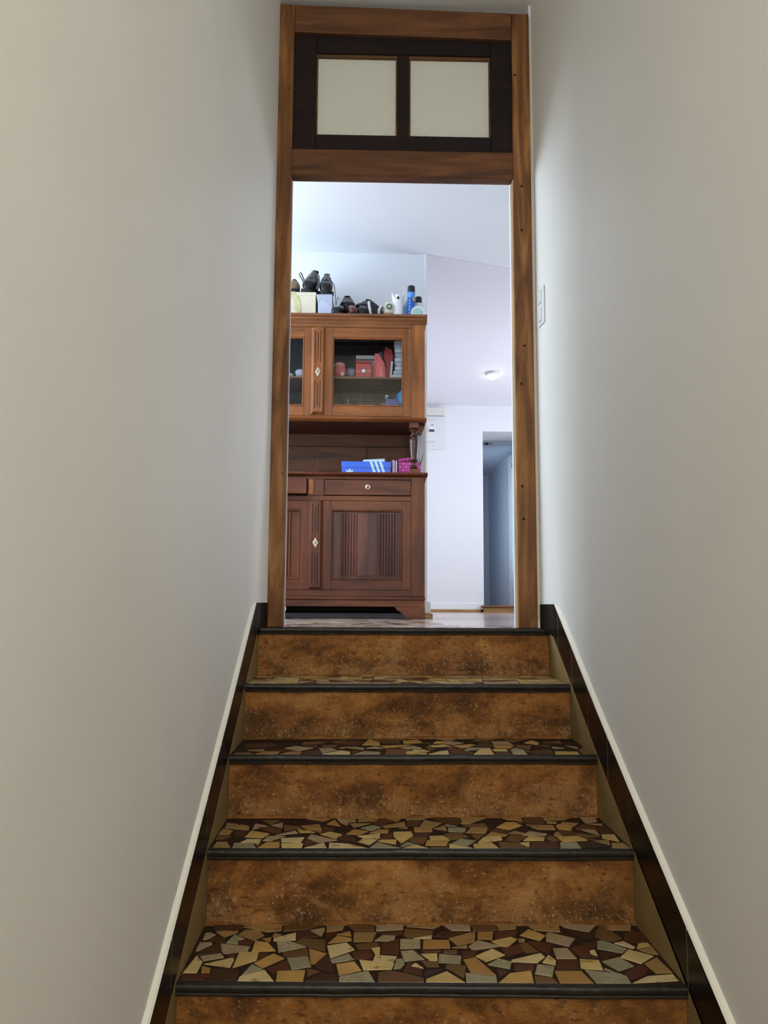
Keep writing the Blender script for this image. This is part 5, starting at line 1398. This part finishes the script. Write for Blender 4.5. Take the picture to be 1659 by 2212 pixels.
lb_ = ['mauve spined booklet standing against the blue shoebox', 'pale pink booklet next to the mauve one', 'purple booklet between two pale booklets', 'pale lilac booklet touching the pink woven box']
for i in range(4):
    o = B(-0.0075+i*0.0075, -0.0008+i*0.0075, 1.365, 1.46, ZW, ZW+0.088-0.002*i).build('booklet', mat('booklet_cover', cl[i], 0.5), bevel=0.0005)
    o.location = (-0.003, 0, 0); tag(o, lb_[i], 'booklet', 'booklets beside the blue shoebox')
pbx = thing('woven_box', (0.092, 1.425, ZW), 'magenta pink woven box behind the turned column', 'box')
mag = mat('magenta_weave', (206, 62, 158), 0.5); mag2 = mat('lighter_magenta_weave', (220, 92, 176), 0.5)
MB().box(-0.065, 0.065, -0.042, 0.042, 0, 0.078).build('box_body', mat('deep_magenta', (140, 36, 104), 0.6), pbx)
for i in range(7):
    for j in range(4):
        x0 = -0.065+i*0.0186; z0 = 0.0005+j*0.0193
        y = -0.0445 if (i+j) % 2 else -0.0455
        MB().box(x0+0.0006, x0+0.0178, y, -0.0415, z0+0.0006, z0+0.0186).build('woven_strip', mag if (i+j) % 2 else mag2, pbx, bevel=0.0012)
bd = thing('braided_band', (0.064, 1.42, ZW+0.0785), 'magenta braided band lying on the pink woven box', 'band')
for i in range(8):
    MB().blob((-0.030+i*0.0095, -0.012, 0.012+0.0014*i), (0.0062, 0.014, 0.0115), 10, 7, flat=-0.0105).build('braid', mag2 if i % 2 else mag, bd, smooth='all')
inc = thing('incense_holder', (-0.455, 1.36, ZW), 'small white holder with leaning dark red sticks on the worktop', 'incense holder')
MB().lathe([(0.010, 0), (0.011, 0.001), (0.009, 0.010), (0.007, 0.012)], (0, 0, 0), 16).build('holder', M['white'], inc, smooth=True)
MB().tube([(0.002, 0, 0.010), (0.020, 0, 0.085)], 0.0018, 6).tube([(0.003, 0.002, 0.010), (0.026, 0.004, 0.078)], 0.0014, 6).build('incense_stick', mat('dark_red_stick', (104, 40, 34), 0.7), inc)
sp_ = thing('black_utensil', (0.166, 1.47, ZW), 'black pointed forked tool sticking up behind the column', 'tool')
MB().tube([(-0.010, 0, 0), (-0.006, 0, 0.07), (0.012, 0, 0.150)], [0.004, 0.004, 0.001], 6).tube([(-0.006, 0, 0.05), (-0.008, 0, 0.085), (-0.012, 0, 0.118)], [0.004, 0.003, 0.001], 6).build('prongs', M['black'], sp_, smooth='all')

# ================================================================== FAR WALL: fuse box; corridor ceiling lamp; smoke detector
fb = thing('fuse_box', (0.44, 4.185, 1.6), 'white fuse box with black breaker switches on the far wall', 'fuse box')
whw = mat('fuse_panel_white', (226, 226, 226), 0.5)
par(B(0.28, 0.580, 4.190, 4.1995, 1.517, 1.838).build('backing_panel', whw, bevel=0.001), fb)
par(B(0.28, 0.576, 4.155, 4.1995, 1.842, 1.915).build('trunking_cover', mat('cream_trunking', (220, 218, 212), 0.5), bevel=0.002), fb)
par(B(0.30, 0.487, 4.165, 4.1895, 1.592, 1.79).build('breaker_housing', whw, bevel=0.003), fb)
par(B(0.424, 0.480, 4.160, 4.1650, 1.680, 1.735).build('breaker_block', M['white'], bevel=0.001), fb)
for i in range(3):
    par(B(0.430+i*0.0165, 0.442+i*0.0165, 4.152, 4.1602, 1.690, 1.704).build('breaker_switch', M['black'], bevel=0.001), fb)
par(B(0.426, 0.478, 4.1586, 4.1602, 1.682, 1.6885).build('dark_slot', M['black']), fb)
par(B(0.300, 0.402, 4.160, 4.1650, 1.680, 1.735).build('breaker_block', M['white'], bevel=0.001), fb)
par(B(0.396, 0.4015, 4.152, 4.1602, 1.690, 1.704).build('breaker_switch', M['black']), fb)
par(B(0.444, 0.47, 4.1586, 4.1602, 1.745, 1.750).build('dark_slot', mat('grey_slot', (120, 116, 116), 0.6)), fb)
cl_ = thing('spotlight', (0.915, 3.471, 2.035), 'small round lit spotlight on the corridor ceiling', 'ceiling light')
par(MB().lathe([(0.036, 2.034), (0.036, 2.016), (0.030, 2.004), (0.016, 1.998)], (0.915, 3.471, 0), 24).build('bulb', M['lamp'], smooth=True), cl_)
par(MB().lathe([(0.044, 2.052), (0.046, 2.032), (0.037, 2.030)], (0.915, 3.471, 0), 24).build('trim_ring', M['white'], smooth=True), cl_)
pl_ = bpy.data.lights.new('spotlight_light', 'SPOT'); pl_.spot_size = 1.6; pl_.spot_blend = 0.5; pl_.energy = 4; pl_.color = (1, 0.95, 0.86); pl_.shadow_soft_size = 0.03
po = bpy.data.objects.new('spotlight_light', pl_); COL.objects.link(po); po.location = (0.915, 3.47, 1.97)
sd = thing('smoke_detector', (1.076, 4.86, 1.7195), 'small dark spiky fitting on the passage ceiling', 'ceiling fitting')
MB().lathe([(0.020, 0), (0.020, -0.010), (0.010, -0.020)], (0, 0, 0), 16).build('fitting_body', M['black'], sd)
MB().tube([(-0.055, 0, -0.012), (-0.015, 0, -0.008)], 0.004, 6).tube([(0.015, 0, -0.008), (0.055, 0, -0.010)], 0.004, 6).build('arm', M['black'], sd)
